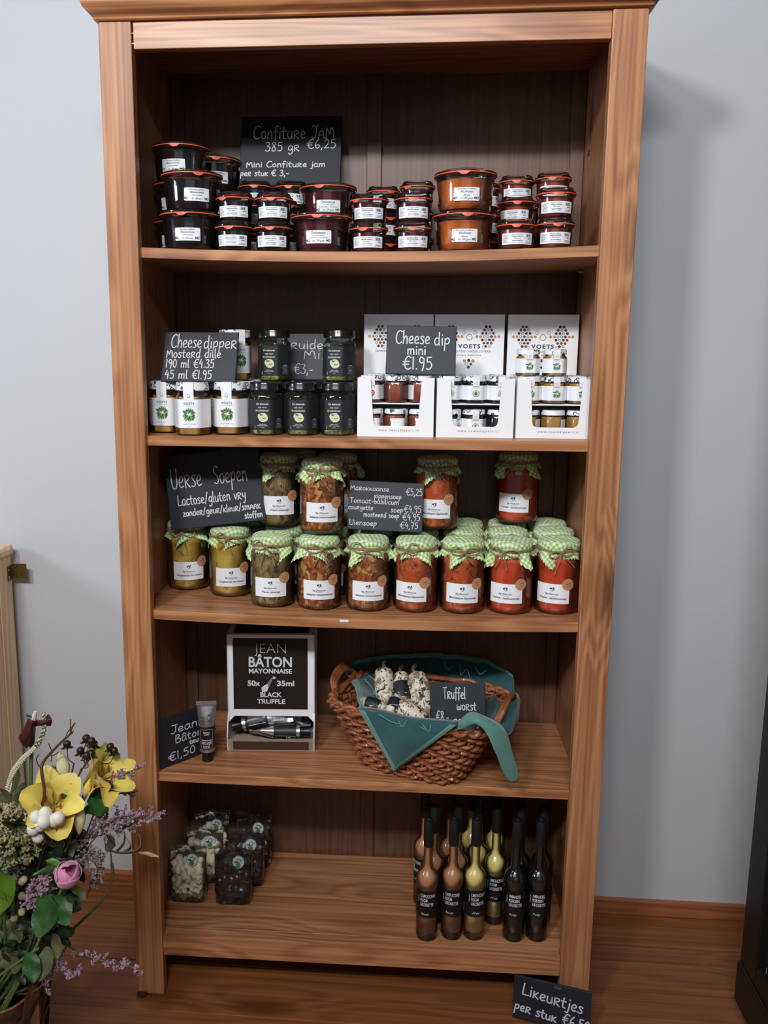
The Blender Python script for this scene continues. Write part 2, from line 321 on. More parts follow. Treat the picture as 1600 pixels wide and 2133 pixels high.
def print_g(items, mapf):
    """items: (text, x, z, capheight, dict(width, shear, weight, rot, flip, m)). mapf(x, z) gives the point on the surface."""
    g = G(); base_map = mapf
    for ix, it in enumerate(items):
        if it[0] in ('disc', 'ring', 'leaf'):
            p0, p1, p2 = (Vector(base_map(it[1] + a, it[2] + b)) for a, b in ((0, 0), (1e-4, 0), (0, 1e-4))); nn = (p1 - p0).cross(p2 - p0)
            nn = nn.normalized() * (4e-6 * (ix % 120)) if nn.length > 0 else nn
            mapf = lambda x, z, nn=nn: tuple(Vector(base_map(x, z)) + nn)
        else: mapf = base_map
        if it[0] == 'rect':
            _, x0, x1, z0, z1, m = it; n = max(1, int((x1 - x0) / 0.006)); 
            for i in range(n):
                a = x0 + (x1 - x0) * i / n; b = x0 + (x1 - x0) * (i + 1) / n
                g.add([mapf(a, z0), mapf(b, z0), mapf(b, z1), mapf(a, z1)], [(0, 1, 2, 3)], m)
            continue
        if it[0] == 'disc':
            _, x, z, r, m = it[:5]; n = 10
            g.add([mapf(x + r * cos(2 * pi * k / n), z + r * sin(2 * pi * k / n)) for k in range(n)], [tuple(range(n))], m); continue
        if it[0] == 'ring':
            _, x, z, r, w, n, m = it; A = [pi / 6 * 0 + 2 * pi * k / n for k in range(n)]
            vs = [mapf(x + r * cos(a), z + r * sin(a)) for a in A] + [mapf(x + (r - w) * cos(a), z + (r - w) * sin(a)) for a in A]
            g.add(vs, [(k, (k + 1) % n, (k + 1) % n + n, k + n) for k in range(n)], m); continue
        if it[0] == 'leaf':
            _, x, z, ln, w, a, m = it; u = (cos(a), sin(a)); q = (-sin(a), cos(a))
            pts = [(0, 0), (.35, .5), (.7, .35), (1, 0), (.7, -.35), (.35, -.5)]
            g.add([mapf(x + ln * p * u[0] + w * t * q[0], z + ln * p * u[1] + w * t * q[1]) for p, t in pts], [(0, 5, 4, 3, 2, 1)], m); continue
        s, x, z, cap, kw = it; size = cap / 0.72
        vs, fs, w = text_geo(s, size, kw.get('shear', 0), kw.get('weight', 0), kw.get('spacing', 1.0))
        k = kw['width'] / w if kw.get('width') else 1.0; a = kw.get('rot', 0.0); ca, sa = cos(a), sin(a)
        if kw.get('left'): x = x + w * k / 2
        P = [(x + (vx * k) * ca - vy * sa, z + (vx * k) * sa + vy * ca) for vx, vy in vs]
        g.add([mapf(*p) for p in P], fs, kw.get('m', 0))
    return g
S_ = {}
def _gl(c, w, *st): S_[c] = (w, [[tuple(float(q) / 100 for q in p.split(',')) for p in s.split()] for s in st])
_gl('C', 62, '60,92 42,100 20,88 7,60 6,30 18,6 38,2 58,14'); _gl('J', 50, '8,100 34,96 52,98', '36,96 40,60 34,20 18,0 4,14')
_gl('A', 56, '4,0 10,45 28,62 42,50 50,0', '8,26 48,28'); _gl('M', 74, '4,0 8,80', '8,80 26,50 36,34', '36,34 44,76 60,78', '60,78 66,40 70,2')
_gl('T', 60, '2,96 58,100', '30,98 28,50 30,0'); _gl('U', 60, '6,100 4,50 12,8 30,0 48,14 54,60 54,100'); _gl('V', 56, '4,100 20,40 28,0', '28,0 40,50 54,100')
_gl('L', 54, '10,100 8,50 6,4', '6,4 30,4 54,8'); _gl('S', 54, '52,92 34,102 14,88 16,64 38,48 48,24 34,4 6,10'); _gl('B', 56, '8,100 6,50 8,0', '8,100 36,98 40,76 10,54', '10,54 44,50 52,24 34,2 6,4')
_gl('K', 58, '8,100 8,0', '50,70 30,56 10,36', '14,40 32,22 54,0')
_gl('R', 54, '8,60 8,0', '8,60 34,64 44,46 10,28', '14,28 30,14 48,0'); _gl('W', 70, '4,100 16,0', '16,0 34,60', '34,60 48,0', '48,0 66,100')
_gl('o', 48, '24,58 8,46 6,20 22,2 40,14 42,42 26,58'); _gl('a', 52, '42,52 24,60 6,40 8,10 26,2 42,26 44,56', '44,56 42,20 52,4'); _gl('b', 48, '8,104 6,50 8,4', '8,20 26,52 42,40 40,12 22,0 8,10')
_gl('c', 44, '42,50 24,58 8,40 8,16 24,2 44,10'); _gl('d', 52, '42,50 22,58 6,36 12,6 30,4 42,26', '44,104 42,50 44,2'); _gl('e', 48, '8,28 28,30 42,42 30,58 12,48 6,24 18,4 44,10')
_gl('f', 40, '40,92 28,102 18,84 18,40 16,-10', '2,54 34,56'); _gl('g', 50, '42,50 24,58 8,42 10,16 28,10 42,32', '44,54 44,10 38,-28 18,-34 8,-22'); _gl('h', 50, '8,104 8,50 6,2', '8,30 26,58 40,50 42,2')
_gl('i', 20, '10,56 10,2', '10,80 11,84'); _gl('j', 26, '18,56 18,10 10,-28 -6,-24', '18,80 19,84'); _gl('k', 50, '8,60 8,2', '42,58 10,26', '12,28 46,2'); _gl('l', 22, '10,104 8,50 12,4 20,2')
_gl('m', 76, '8,56 8,2', '8,36 22,58 34,50 36,4', '36,36 50,58 64,50 66,2'); _gl('n', 52, '8,56 8,2', '8,34 24,58 40,50 44,2'); _gl('p', 48, '8,56 6,0 4,-40', '8,40 28,60 42,44 34,16 10,14')
_gl('r', 38, '8,56 8,2', '8,34 20,54 36,54'); _gl('s', 42, '38,52 22,60 10,48 22,34 36,20 26,2 4,6'); _gl('t', 40, '18,86 14,40 18,6 36,4', '0,56 36,58'); _gl('u', 52, '8,56 8,20 20,2 38,12 44,56', '44,56 46,4')
_gl('v', 44, '6,56 22,2', '22,2 40,56'); _gl('w', 66, '6,56 10,10 24,2 34,30', '34,40 40,6 54,6 62,56'); _gl('x', 46, '8,56 40,2', '40,58 6,0'); _gl('y', 50, '8,58 12,26 28,20 42,34', '44,58 42,0 30,-36 10,-30'); _gl('z', 46, '8,56 40,56', '40,56 8,4', '8,4 44,4')
_gl('0', 50, '26,98 8,70 8,24 26,2 42,26 42,72 26,98'); _gl('1', 24, '12,98 12,2'); _gl('2', 50, '8,78 26,98 42,76 30,40 6,4', '6,4 46,6'); _gl('3', 50, '8,90 28,98 40,78 20,54', '20,54 44,40 38,8 18,0 4,12')
_gl('4', 52, '26,98 6,46', '6,46 46,44', '38,70 36,0'); _gl('5', 50, '12,96 42,98', '12,96 10,58', '10,58 34,60 44,30 30,4 6,6'); _gl('6', 50, '34,98 14,64 8,24 22,2 40,14 38,40 12,34'); _gl('7', 50, '6,96 44,96', '44,96 24,0', '16,48 42,50')
_gl('8', 50, '40,84 24,98 10,80 38,32 36,8 20,0 8,14 14,40 38,74 40,84'); _gl('9', 50, '40,84 20,98 8,72 22,50 40,64', '42,86 40,30 30,-10'); _gl('E', 62, '62,92 44,102 24,80 18,40 26,8 46,0 62,10', '4,58 50,62', '4,36 46,40')
_gl(',', 18, '10,8 4,-18'); _gl('.', 16, '8,2 9,6'); _gl(':', 18, '8,44 9,48', '8,2 9,6'); _gl('-', 36, '6,34 32,36'); _gl('/', 44, '4,-8 40,104'); _gl("'", 14, '8,100 6,80'); _gl('â', 52, '42,52 24,60 6,40 8,10 26,2 42,26 44,56', '44,56 42,20 52,4', '10,78 26,98 44,78'); _gl(' ', 36)
def stroke_g(g, s, o, u, v, nrm, h, width=None, pen=0.0022, lift=0.0006, m=0):
    """hand-lettered line: o start of baseline, u along, v up, h capital height in metres"""
    adv = sum(S_[c][0] + 6 for c in s) / 100.0 * h
    k = (width / adv) if width else 1.0; x = 0.0; off = nrm * lift
    for c in s:
        w, sts = S_[c]
        for st in sts:
            P = [Vector((p[0] * h * k + x, p[1] * h, 0)) for p in st]
            P = smoothpath(P, 3) if len(P) > 2 else P
            n = len(P); L = []; Rr = []
            for i in range(n):
                t = (P[min(i + 1, n - 1)] - P[max(i - 1, 0)])
                if t.length < 1e-9: t = Vector((1, 0, 0))
                t.normalize(); q = Vector((-t.y, t.x, 0)) * pen * 0.5
                e = t * pen * 0.35 * (1 if i == n - 1 else (-1 if i == 0 else 0))
                L.append(P[i] + q + e); Rr.append(P[i] - q + e)
            W = lambda a: tuple(o + u * a.x + v * a.y + off)
            g.add([W(a) for a in L] + [W(a) for a in Rr], [(i, n + i, n + i + 1, i + 1) for i in range(n - 1)], m)
        x += (w + 6) / 100.0 * h * k
    return g
def board(label, bl, br, tl, lines, cat='sign', pen=0.0022, name='slate_price_board', group=None, thick=0.005, wear=None):
    bl, br, tl = Vector(bl), Vector(br), Vector(tl); u = (br - bl); W = u.length; u.normalize(); v = tl - bl; v -= u * v.dot(u); H = v.length; v.normalize(); n = u.cross(v).normalized()
    # n points to the viewer (towards -Y)
    t = thing(name, label, cat, bl, group=group)
    M = Matrix((u, v, n)).transposed()
    g = G().box(0, W, 0, H, -thick, 0); g.xf(M.to_4x4()); obj('slate_panel', g, m_slate, t, False, bevel=0.0012)
    g = G()
    for s, fx, fy, fh, fw, *ex in lines:
        a = ex[0] if ex else 0.0; p = ex[1] if len(ex) > 1 else pen
        uu = (u * cos(a) + v * sin(a)); vv = (v * cos(a) - u * sin(a))
        stroke_g(g, s, u * (fx * W) + v * (fy * H), uu, vv, n, fh * H, fw * W if fw else None, p)
    obj('chalk_lettering', g, m_chalk, t, False)
    return t, u, v, n, W, H
# ------------------------------------------------------------------ room
YW = 0.35
g = G().box(-2.6, 2.4, YW, YW + 0.1, 0, 2.7); struct('wall_back', g, m_wall)
struct('wall_left', G().box(-2.7, -2.6, -3.6, YW + 0.1, 0, 2.7), m_wall)
struct('wall_right', G().box(2.4, 2.5, -3.6, YW + 0.1, 0, 2.7), m_wall)
struct('wall_front', G().box(-2.7, 2.5, -3.7, -3.6, 0, 2.7), m_wall)
struct('ceiling', G().box(-2.7, 2.5, -3.7, YW + 0.1, 2.7, 2.8), mat('ceiling_paint', (214, 214, 212), 0.9))
fl = struct('floor', G().box(-2.6, 2.4, -3.6, YW, -0.06, -0.022), mat('subfloor', (40, 26, 18), 0.9))
pl = G().box(-2.5, 2.5, -0.0672, 0.0672, -0.022, 0).mesh('floorboard', w_floor, False)
y = 0.2985; i = 0
while y > -3.6:
    o = link('floorboard', pl, fl, (-0.1 + 0.013 * ((i * 7) % 5), y, -0.0008 * (i % 3))); o['kind'] = 'structure'
    b = o.modifiers.new('edge', 'BEVEL'); b.width = 0.002; b.segments = 2
    y -= 0.1357; i += 1
struct('baseboard_back', G().box(-2.6, 2.4, 0.335, YW - 0.0002, 0.0, 0.036), w_base, bevel=0.002)

# ------------------------------------------------------------------ bookcase
SH = {1: (1.4702, 1.4703, .0085), 2: (1.1388, 1.1392, 0.0), 3: (.8097, .8096, .0065), 4: (.4797, .4807, 0.0), 5: (.1300, .1380, 0.0)}
def SZ(k, x):
    a, b, s = SH[k]; t = (x + .394) / .788
    return a + (b - a) * t - s * max(0.0, 1 - (2 * t - 1) ** 2)
bc = thing('bookcase', 'tall pine veneer bookcase with five shelves, moulded cornice and square posts', 'bookcase', (0, 0, 0))
for s in (-1, 1):
    a, b = sorted((s * .394, s * .45))
    obj('post', G().box(a, b, 0, .022, 0, 1.8330), w_z, bc, False, bevel=.0015)
    a, b = sorted((s * .417, s * .446))
    obj('side_panel', G().box(a, b, .0222, .315, 0.0, 1.848), w_y, bc, False)
    obj('shelf_hole', G().lathe([(.006, 0), (.006, .001)], 14).xf(Matrix.Translation((s * .4169, .262, 1.672)) @ Matrix.Rotation(-s * pi / 2, 4, 'Y')), m_black, bc)
    a, b = sorted((s * .390, s * .416))
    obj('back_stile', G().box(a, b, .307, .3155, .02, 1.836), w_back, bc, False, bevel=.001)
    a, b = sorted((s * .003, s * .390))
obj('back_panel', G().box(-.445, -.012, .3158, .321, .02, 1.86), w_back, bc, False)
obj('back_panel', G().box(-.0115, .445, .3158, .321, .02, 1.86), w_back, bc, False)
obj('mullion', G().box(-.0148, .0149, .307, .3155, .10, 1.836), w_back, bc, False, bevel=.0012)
obj('header_rail', G().box(-.3915, .3935, .003, .021, 1.7897, 1.8330), w_x, bc, False, bevel=.001)
for z in (1.799, 1.815):
    obj('dowel', G().lathe([(.0012, 0), (.0012, .004)], 8).xf(Matrix.Translation((-.3938, .004, z)) @ Matrix.Rotation(pi / 2, 4, 'Y')), mat('raw_wood', (226, 196, 150), .7), bc)
obj('top_board', G().box(-.446, .446, .0225, .321, 1.8365, 1.868), w_x, bc, False)
prof = [(0.0, 1.8332), (.004, 1.8332), (.006, 1.8350), (.005, 1.8375), (.008, 1.841), (.014, 1.845), (.019, 1.850), (.0215, 1.857), (.0215, 1.862), (.0245, 1.864), (.0270, 1.869), (.0270, 1.888), (0.0, 1.888)]
rows = []
for o_, z in prof: rows.append([(-.45 - o_, .32, z), (-.45 - o_, -o_, z), (.45 + o_, -o_, z), (.45 + o_, .32, z)])
obj('cornice', G().grid(rows), w_x, bc, True, 50)
def shelf_mesh(k, th, y0):
    n = 24; g = G(); rows = []
    for i in range(n + 1):
        x = -.3938 + .7876 * i / n; z = SZ(k, x)
        rows.append([(x, y0, z - .001), (x, y0 + .0012, z), (x, .3065, z), (x, .3065, z - th), (x, y0, z - th)])
    g.grid(rows, 0, True)
    g.f.append(tuple(range(5))[::-1]); g.m.append(0); g.f.append(tuple(n * 5 + q for q in range(5))); g.m.append(0)
    for s in (-1, 1):
        a, b = sorted((s * .3938, s * .4168)); z = SZ(k, s * .394); g.box(a, b, .0225, .3065, z - th, z)
    return g
for k in (1, 2, 3, 4): obj('shelf', shelf_mesh(k, .0175, .012), w_x, bc, False)
obj('shelf', shelf_mesh(5, .018, .034), w_x, bc, False)
rows = []
for x in (-.3936, .3936):
    z = SZ(5, x); rows.append([(x, .002, z - .041), (x, .002, z + .001), (x, .0335, z + .001), (x, .0335, z - .041)])
g = G().grid(rows, 0, True); g.f += [(3, 2, 1, 0), (4, 5, 6, 7)]; g.m += [0, 0]
obj('bottom_rail', g, w_x, bc, False, bevel=.0012)
for s in (-1, 1):
    for yy in (.060, .255): obj('shelf_pin', G().lathe([(.0030, 0), (.0030, .010), (.0001, .0102)], 10).xf(Matrix.Translation((s * .4168, yy, SZ(1, .39) - .0205)) @ Matrix.Rotation(-s * pi / 2, 4, 'Y')), mat('steel_pin', (180, 180, 176), .3, metal=1.0), bc)
obj('foot_glide', G().lathe([(.010, 0), (.011, .002), (.010, .004)], 16, c=(-.439, -.001)), mat('brown_plastic', (66, 36, 22), .5), bc)
g = G().box(-.008, .008, -.0003, 0, -.0045, .0); g.xf(Matrix.Translation((-.032, .0118, SZ(3, -.03) - .001)))
obj('paper_scrap', g, m_white, bc, False)

# ------------------------------------------------------------------ clip-top jam jars
def ringmap(r, z0, lift=.0005):
    return lambda x, z: ((r(z + z0) + lift) * sin(x / r(z + z0)), -(r(z + z0) + lift) * cos(x / r(z + z0)), z + z0)
def lerp_prof(prof):
    def r(z):
        for (r0, z0), (r1, z1) in zip(prof, prof[1:]):
            if z0 <= z <= z1 and z1 > z0: return r0 + (r1 - r0) * (z - z0) / (z1 - z0)
        return prof[-1][0]
    return r
def label_patch(mf, w, h, n=14, rnd=.0015):
    g = G(); rows = []
    for j, zz in enumerate((-h / 2, -h / 2 + rnd, h / 2 - rnd, h / 2)):
        ww = w / 2 - (rnd * .7 if j in (0, 3) else 0); rows.append([mf(-ww + 2 * ww * i / n, zz) for i in range(n + 1)])
    return g.grid(rows)
_wk = {}
def weck_parts(kind):
    if kind in _wk: return _wk[kind]
    if kind == 'big':
        outer = [(.040, 0), (.0435, .0008), (.0455, .004), (.0468, .015), (.0478, .030), (.0490, .046), (.0500, .0525), (.0525, .0545), (.0535, .0565), (.0530, .0592)]
        fill = .0495; R = .0543; zr = .0592; top = .0670
    else:
        outer = [(.0235, 0), (.0262, .0006), (.0278, .003), (.0290, .012), (.0297, .024), (.0300, .031), (.0302, .0335), (.0322, .0352), (.0330, .0365), (.0327, .0383)]
        fill = .0315; R = .0340; zr = .0383; top = .0500
    r = lerp_prof(outer[1:])
    jar = G().lathe(outer, 48, cap1=False).mesh('jar_glass', m_glass)
    fp = [(p[0] - .0012, p[1] + .0015) for p in outer if p[1] < fill - .001] + [(r(fill) - .0012, fill)]
    fp[0] = (fp[0][0] - .002, .0012)
    fillg = G().lathe(fp, 48)
    t = zr + .0018; lw = top - t
    lid = [(R - .0015, t), (R, t + .001), (R, t + .0028), (R - .003, t + .0038), (R * .86, t + .0042 if kind == 'big' else top - .001), (R * .84, top), (R * .78, top), (R * .76, top - .0012), (0.0001, top - .0014)]
    lidm = G().lathe(lid, 48, cap0=True).mesh('lid_glass', m_glass)
    rg = G().lathe([(R - .006, zr), (R + .0004, zr), (R + .0006, zr + .0009), (R + .0004, zr + .0018), (R - .006, zr + .0018)], 48, cap0=False, cap1=False)
    tw = .0085 if kind == 'big' else .0075; n = 10; th = .0015; rows = []
    for zz, f in ((zr + .0016, 1.35), (zr + .0002, 1.2), (zr - .002, .85), (zr - .0036, .55), (zr - .0044, .3)):
        rows.append([((R + .0012) * sin(tw * f * (2 * i / n - 1) / R), -(R + .0012 + (.0006 if zz < zr - .001 else 0)) * cos(tw * f * (2 * i / n - 1) / R), zz) for i in range(n + 1)])
    rg.grid(rows); rows2 = [[(p[0] * .97, p[1] * .97, p[2]) for p in rr] for rr in rows]; rg.grid(rows2[::-1])
    ring = rg.mesh('rubber_ring', m_rubber)
    _wk[kind] = (jar, fillg, lidm, ring, r); return _wk[kind]
_lab = {}
def bow(x, z, s=1):
    return [('ring', x, z, .0022 * s, .0009 * s, 8, 0), ('disc', x - .0028 * s, z, .0013 * s, 0), ('rect', x - .0062 * s, x - .0036 * s, z - .0004, z + .0006, 0), ('rect', x - .0052 * s, x - .0046 * s, z - .0022 * s, z + .0024 * s, 0)]
SL = dict(shear=.3)
BIGTXT = {
 'cherry': [('Extra Jam-Confiture', 0, .0068, .0026, dict(width=.026, shear=.3)), ('Betuwse kersen', 0, .0022, .0032, dict(width=.024, shear=.3, weight=.01)), ('Cerises de Betuwe', 0, -.0022, .0022, dict(width=.018, shear=.3)), ('Inh. 385 gram', 0, -.0078, .0026, dict(width=.019, shear=.3))],
 'apricot': [('Extra Jam-Confiture', 0, .0072, .0026, dict(width=.030, shear=.3)), ('Abrikozen', 0, .0022, .0040, dict(width=.022, shear=.3)), ('Abricots', 0, -.0032, .0032, dict(width=.0125, shear=.3)), ('Inh. 385 gram', 0, -.0080, .0030, dict(width=.021, shear=.3))],
 'deli': [("' Delicatesse '", 0, .0048, .0048, dict(width=.030, shear=.1)), ('extra extra confiture', 0, .0014, .0018, dict(width=.021, shear=.2)), ('met 65% aardbeien - avec 65% fraises', 0, -.0022, .0018, dict(width=.036, shear=.2)), ('Inh. 370 gram', 0, -.0080, .0034, dict(width=.021, shear=.3))],
}
MINITXT = {
 'cherry': ('Betuwse kersen', 'Cerises de Betuwe'), 'straw': ('Met 60% aardbeien', '60% Fraises'), 'apricot': ('Velvgte abrikozen', 'Abricots')}
def weck(kind, fruit, x, y, z, label, group, turn=0.0, lab_turn=0.0, tab_turn=None, tilt=0.0):
    jar, fillg, lidm, ring, r = weck_parts(kind)
    fm = {'cherry': m_cherry, 'deli': m_straw, 'straw': m_straw, 'apricot': m_apric if kind == 'big' else m_redapr}[fruit]
    t = thing('jam_jar', label, 'jar', (x, y, z), turn, group)
    key = ('fill', kind, fruit)
    if key not in _lab: _lab[key] = fillg.mesh('jam', fm)
    link('jam', _lab[key], t); link('jar_glass', jar, t); link('lid_glass', lidm, t)
    ro = link('rubber_ring', ring, t); ro.rotation_euler = (0, 0, (tab_turn if tab_turn is not None else random.uniform(-.4, .4)) - turn)
    key = ('lab', kind, fruit)
    if key not in _lab:
        if kind == 'big':
            mf = ringmap(r, .0245); pg = label_patch(mf, .0445, .0215)
            items = BIGTXT[fruit] + bow(-.0180, -.0062, 1) + bow(.0185, -.0062, 1); mf2 = ringmap(r, .0245, .0009)
        else:
            mf = ringmap(r, .0165); pg = label_patch(mf, .058, .0185, 24, .0003); a, b = MINITXT[fruit]; mf2 = ringmap(r, .0165, .0009)
            items = [('Extra Jam-Confiture', -.001, .0062, .0016, dict(width=.018, shear=.2)), (a, -.001, .0030, .0022, dict(width=.019, shear=.25, weight=.01)), (b, -.001, -.0002, .0018, dict(width=.012, shear=.25)),
                     ('THEO VAN WOERKOM', -.001, -.0040, .0015, dict(width=.017, weight=.02)), ('Kesteren  tel. 0488 481', -.001, -.0066, .0010, dict(width=.017))]
            for q in range(7): items.append(('rect', -.0255, -.0150 - .002 * (q % 3), .0060 - q * .0020, .0066 - q * .0020, 1))
            for q in range(7): items.append(('rect', .0140 + q * .0014, .0140 + q * .0014 + (.0009 if q % 3 else .0004), .0025, .0070, 0))
            items += [('rect', .0175, .0235, -.0005, .0003, 0), ('rect', .015, .0235, -.0052, -.0046, 1), ('rect', .013, .0235, -.0070, -.0064, 1)]
        _lab[key] = (pg.mesh('paper_label', m_white), print_g(items, mf2).mesh('lettering', [m_ink, m_gink], False))
    lp, lt = _lab[key]
    o = link('paper_label', lp, t); o.rotation_euler = (0, 0, lab_turn - turn); link('lettering', lt, o)
    return t
random.seed(5)
PB, PM = .0672, .0502
GBIG, GMIN = 'large clip-top jam jars on the top shelf', 'small clip-top jam jars on the top shelf'
def wk(kind, fruit, x, y, lv, label, lab=0.0, tab=None, dz=0.0):
    z = SZ(1, x) + (PB if kind == 'big' else PM) * (lv - 1) + dz + .0003
    return weck(kind, fruit, x, y, z, label, GBIG if kind == 'big' else GMIN, 0.0, lab, tab)
wk('big', 'cherry', -.315, .058, 1, 'large dark cherry jam jar, lower jar of the front stack beside the bookcase end', .12, -.05)
wk('big', 'cherry', -.312, .062, 2, 'large dark cherry jam jar, upper jar of the front cherry stack, label turned aside', .42, .45)
wk('big', 'cherry', -.3575, .159, 1, 'large dark cherry jam jar at the bottom of the corner stack, mostly hidden', -.2, .1)
wk('big', 'cherry', -.3575, .159, 2, 'large dark cherry jam jar in the middle of the corner stack', -.15, .0)
wk('big', 'cherry', -.3575, .159, 3, 'topmost large cherry jam jar of the corner stack, orange ring and white label', -.05, .05)
wk('big', 'cherry', -.3180, .2595, 1, 'large cherry jam jar at the bottom of the back stack near the chalkboard', .5, .5)
wk('big', 'cherry', -.3180, .2595, 2, 'large cherry jam jar in the middle of the back stack near the chalkboard', .35, .4)
wk('big', 'cherry', -.3180, .2595, 3, 'topmost large cherry jam jar of the back stack next to the jam chalkboard', .35, .3)
wk('big', 'deli', -.0795, .062, 1, 'large dark red strawberry delicacy jar, lower jar at shelf edge', -.02, -.05)
wk('big', 'deli', -.079, .172, 1, 'large strawberry jar hidden behind the lower delicacy jar')
wk('big', 'deli', -.079, .162, 2, 'large dark red strawberry delicacy jar, upper one set back', .12, -.2)
wk('big', 'apricot', .1705, .063, 1, 'large orange apricot jam jar, lower one of the pair', -.02, .05)
wk('big', 'apricot', .1710, .062, 2, 'large orange apricot jam jar, upper one of the pair', -.0, -.1)
for lv, nm in ((1, 'bottom'), (2, 'top')):
    wk('mini', 'cherry', -.2325, .040 + .012 * (lv - 1), lv, 'small cherry jam jar, %s of the first column beside the large cherry jars' % nm, .02, -.1 if lv == 1 else -.5)
    wk('mini', 'cherry', -.1640, .041 + .012 * (lv - 1), lv, 'small cherry jam jar, %s of the second column beside the delicacy jars' % nm, .06, 0)
    wk('mini', 'straw', .0045, .048 + .014 * (lv - 1), lv, 'small strawberry jam jar, %s of the column beside the delicacy jars' % nm, -.02, -.25 if lv == 1 else -.7)
    wk('mini', 'straw', .0815, .047 + .012 * (lv - 1), lv, 'small strawberry jam jar, %s of the column beside the apricot jars' % nm, .03, 0)
    wk('mini', 'cherry', -.1620, .126, lv, 'small cherry jam jar in the gap behind the second small column, %s' % ('lower', 'upper')[lv - 1], .45, .6)
    wk('mini', 'cherry', -.2330, .130, lv, 'small cherry jam jar hidden behind the first small column, %s' % ('lower', 'upper')[lv - 1], .3, .2)
for lv, nm in ((1, 'bottom'), (2, 'middle'), (3, 'top')):
    wk('mini', 'cherry', -.2260, .215, lv, 'small cherry jam jar, %s of the back column below the chalkboard' % nm, .0, .1)
    wk('mini', 'cherry', -.1565, .215, lv, 'small cherry jam jar, %s of the back column next to the delicacy jars' % nm, .0, 0)
    wk('mini', 'straw', .0205, .266, lv, 'small strawberry jam jar, %s of the back column in front of the centre strip' % nm, .35, .5)
    wk('mini', 'straw', .0885, .222, lv, 'small strawberry jam jar, %s of the back column behind the apricot jars' % nm, .1, .3 - .3 * lv)
    wk('mini', 'apricot', .340, .188, lv, 'small red apricot jar, %s of the rear column at the end post' % nm, 0, -.2)
    wk('mini', 'apricot', .2745, .200, lv, 'small red apricot jar, %s of the rear column beside the large apricot jars' % nm, 0, -.1)
    if lv < 3:
        wk('mini', 'apricot', (.259, .268)[lv - 1], (.042, .122)[lv - 1], lv, 'small red apricot jar, %s of the stepped column beside the large apricot jars' % ('bottom', 'second')[lv - 1], (0, -.35)[lv - 1], -.1)
        wk('mini', 'apricot', .3250, .046 + .003 * lv, lv, 'small red apricot jar, %s of the front column next to the end post' % nm, -.05, 0)
wk('mini', 'apricot', .268, .124, 1, 'small red apricot jar hidden under the second step of the apricot column', .1, .6)
for lv, nm in ((1, 'bottom'), (2, 'middle'), (3, 'top')):
    wk('mini', 'apricot', .218, .262, lv, 'small red apricot jar far back between large and small apricot columns, %s' % nm, .3, 0)

# chalkboard on the top shelf (leans on the back panel)
board('black slate board with chalk prices for jam, behind the small jars', (-.2660, .2500, 1.6165), (-.0640, .2500, 1.6155), (-.2665, .2920, 1.7570),
      [('ConfituRe', .12, .665, .19, .53), ('JAM', .70, .665, .19, .235), ('385 gR', .245, .49, .13, .35), ('E6,25', .655, .525, .13, .30), ('Mini ConfituRe jam', .065, .26, .085, .79), ('peR stuk', .01, .135, .085, .28), ('E 3,-', .315, .135, .085, .18)], pen=.0019)

# ------------------------------------------------------------------ hexagonal jars
def hexr(th, R, round_=.0):
    """radius of a rounded hexagon (corner radius R) with a flat side facing -Y"""
    a = (th + pi / 2) % (pi / 3); a = a if a <= pi / 6 else pi / 3 - a
    return min(R * cos(pi / 6) / cos(a), R * .955)
HN = 48
def hexloft(rows_):
    """rows_: (R, z, hexness)"""
    out = []
    for R, z, hx in rows_:
        out.append([((hexr(2 * pi * k / HN, R) * hx + R * .93 * (1 - hx)) * cos(2 * pi * k / HN), (hexr(2 * pi * k / HN, R) * hx + R * .93 * (1 - hx)) * sin(2 * pi * k / HN), z) for k in range(HN)])
    g = G().grid(out, 0, True); n = len(rows_); g.f.append(tuple(range(HN))[::-1]); g.m.append(0); g.f.append(tuple((n - 1) * HN + k for k in range(HN))); g.m.append(0)
    return g
def hexface(k, R, lift):
    """map (x, z) on face k (0 faces -Y, 1 the next to the right) of hexagon"""
    a = -pi / 2 + k * pi / 3; nx, ny = cos(a), sin(a); tx, ty = -ny, nx; ap = R * cos(pi / 6) + lift
    return lambda x, z: (nx * ap + tx * x, ny * ap + ty * x, z)
def hexband(R, z0, z1, lift, faces=(-1, 0, 1)):
    g = G(); ts = []
    a0 = -pi / 2 + (faces[0] - .5) * pi / 3; n = 8 * len(faces)
    a1 = -pi / 2 + (faces[-1] + .5) * pi / 3
    r0, r1 = [], []
    for i in range(n + 1):
        a = a0 + (a1 - a0) * i / n; rr = hexr(a, R) + lift
        r0.append((rr * cos(a), rr * sin(a), z0)); r1.append((rr * cos(a), rr * sin(a), z1))
    return g.grid([r0, r1])
def sprig(x, z, r, n, ms=(2, 3), seed=1, w=.28):
    rnd = random.Random(seed); it = []
    for i in range(n):
        a = rnd.uniform(0, 2 * pi); q = r * .62 * math.sqrt(rnd.random()); it.append(('leaf', x + q * cos(a), z + q * sin(a), r * rnd.uniform(.35, .6), r * w, a + rnd.uniform(-.6, .6), ms[i % len(ms)]))
    return it
_hx = {}
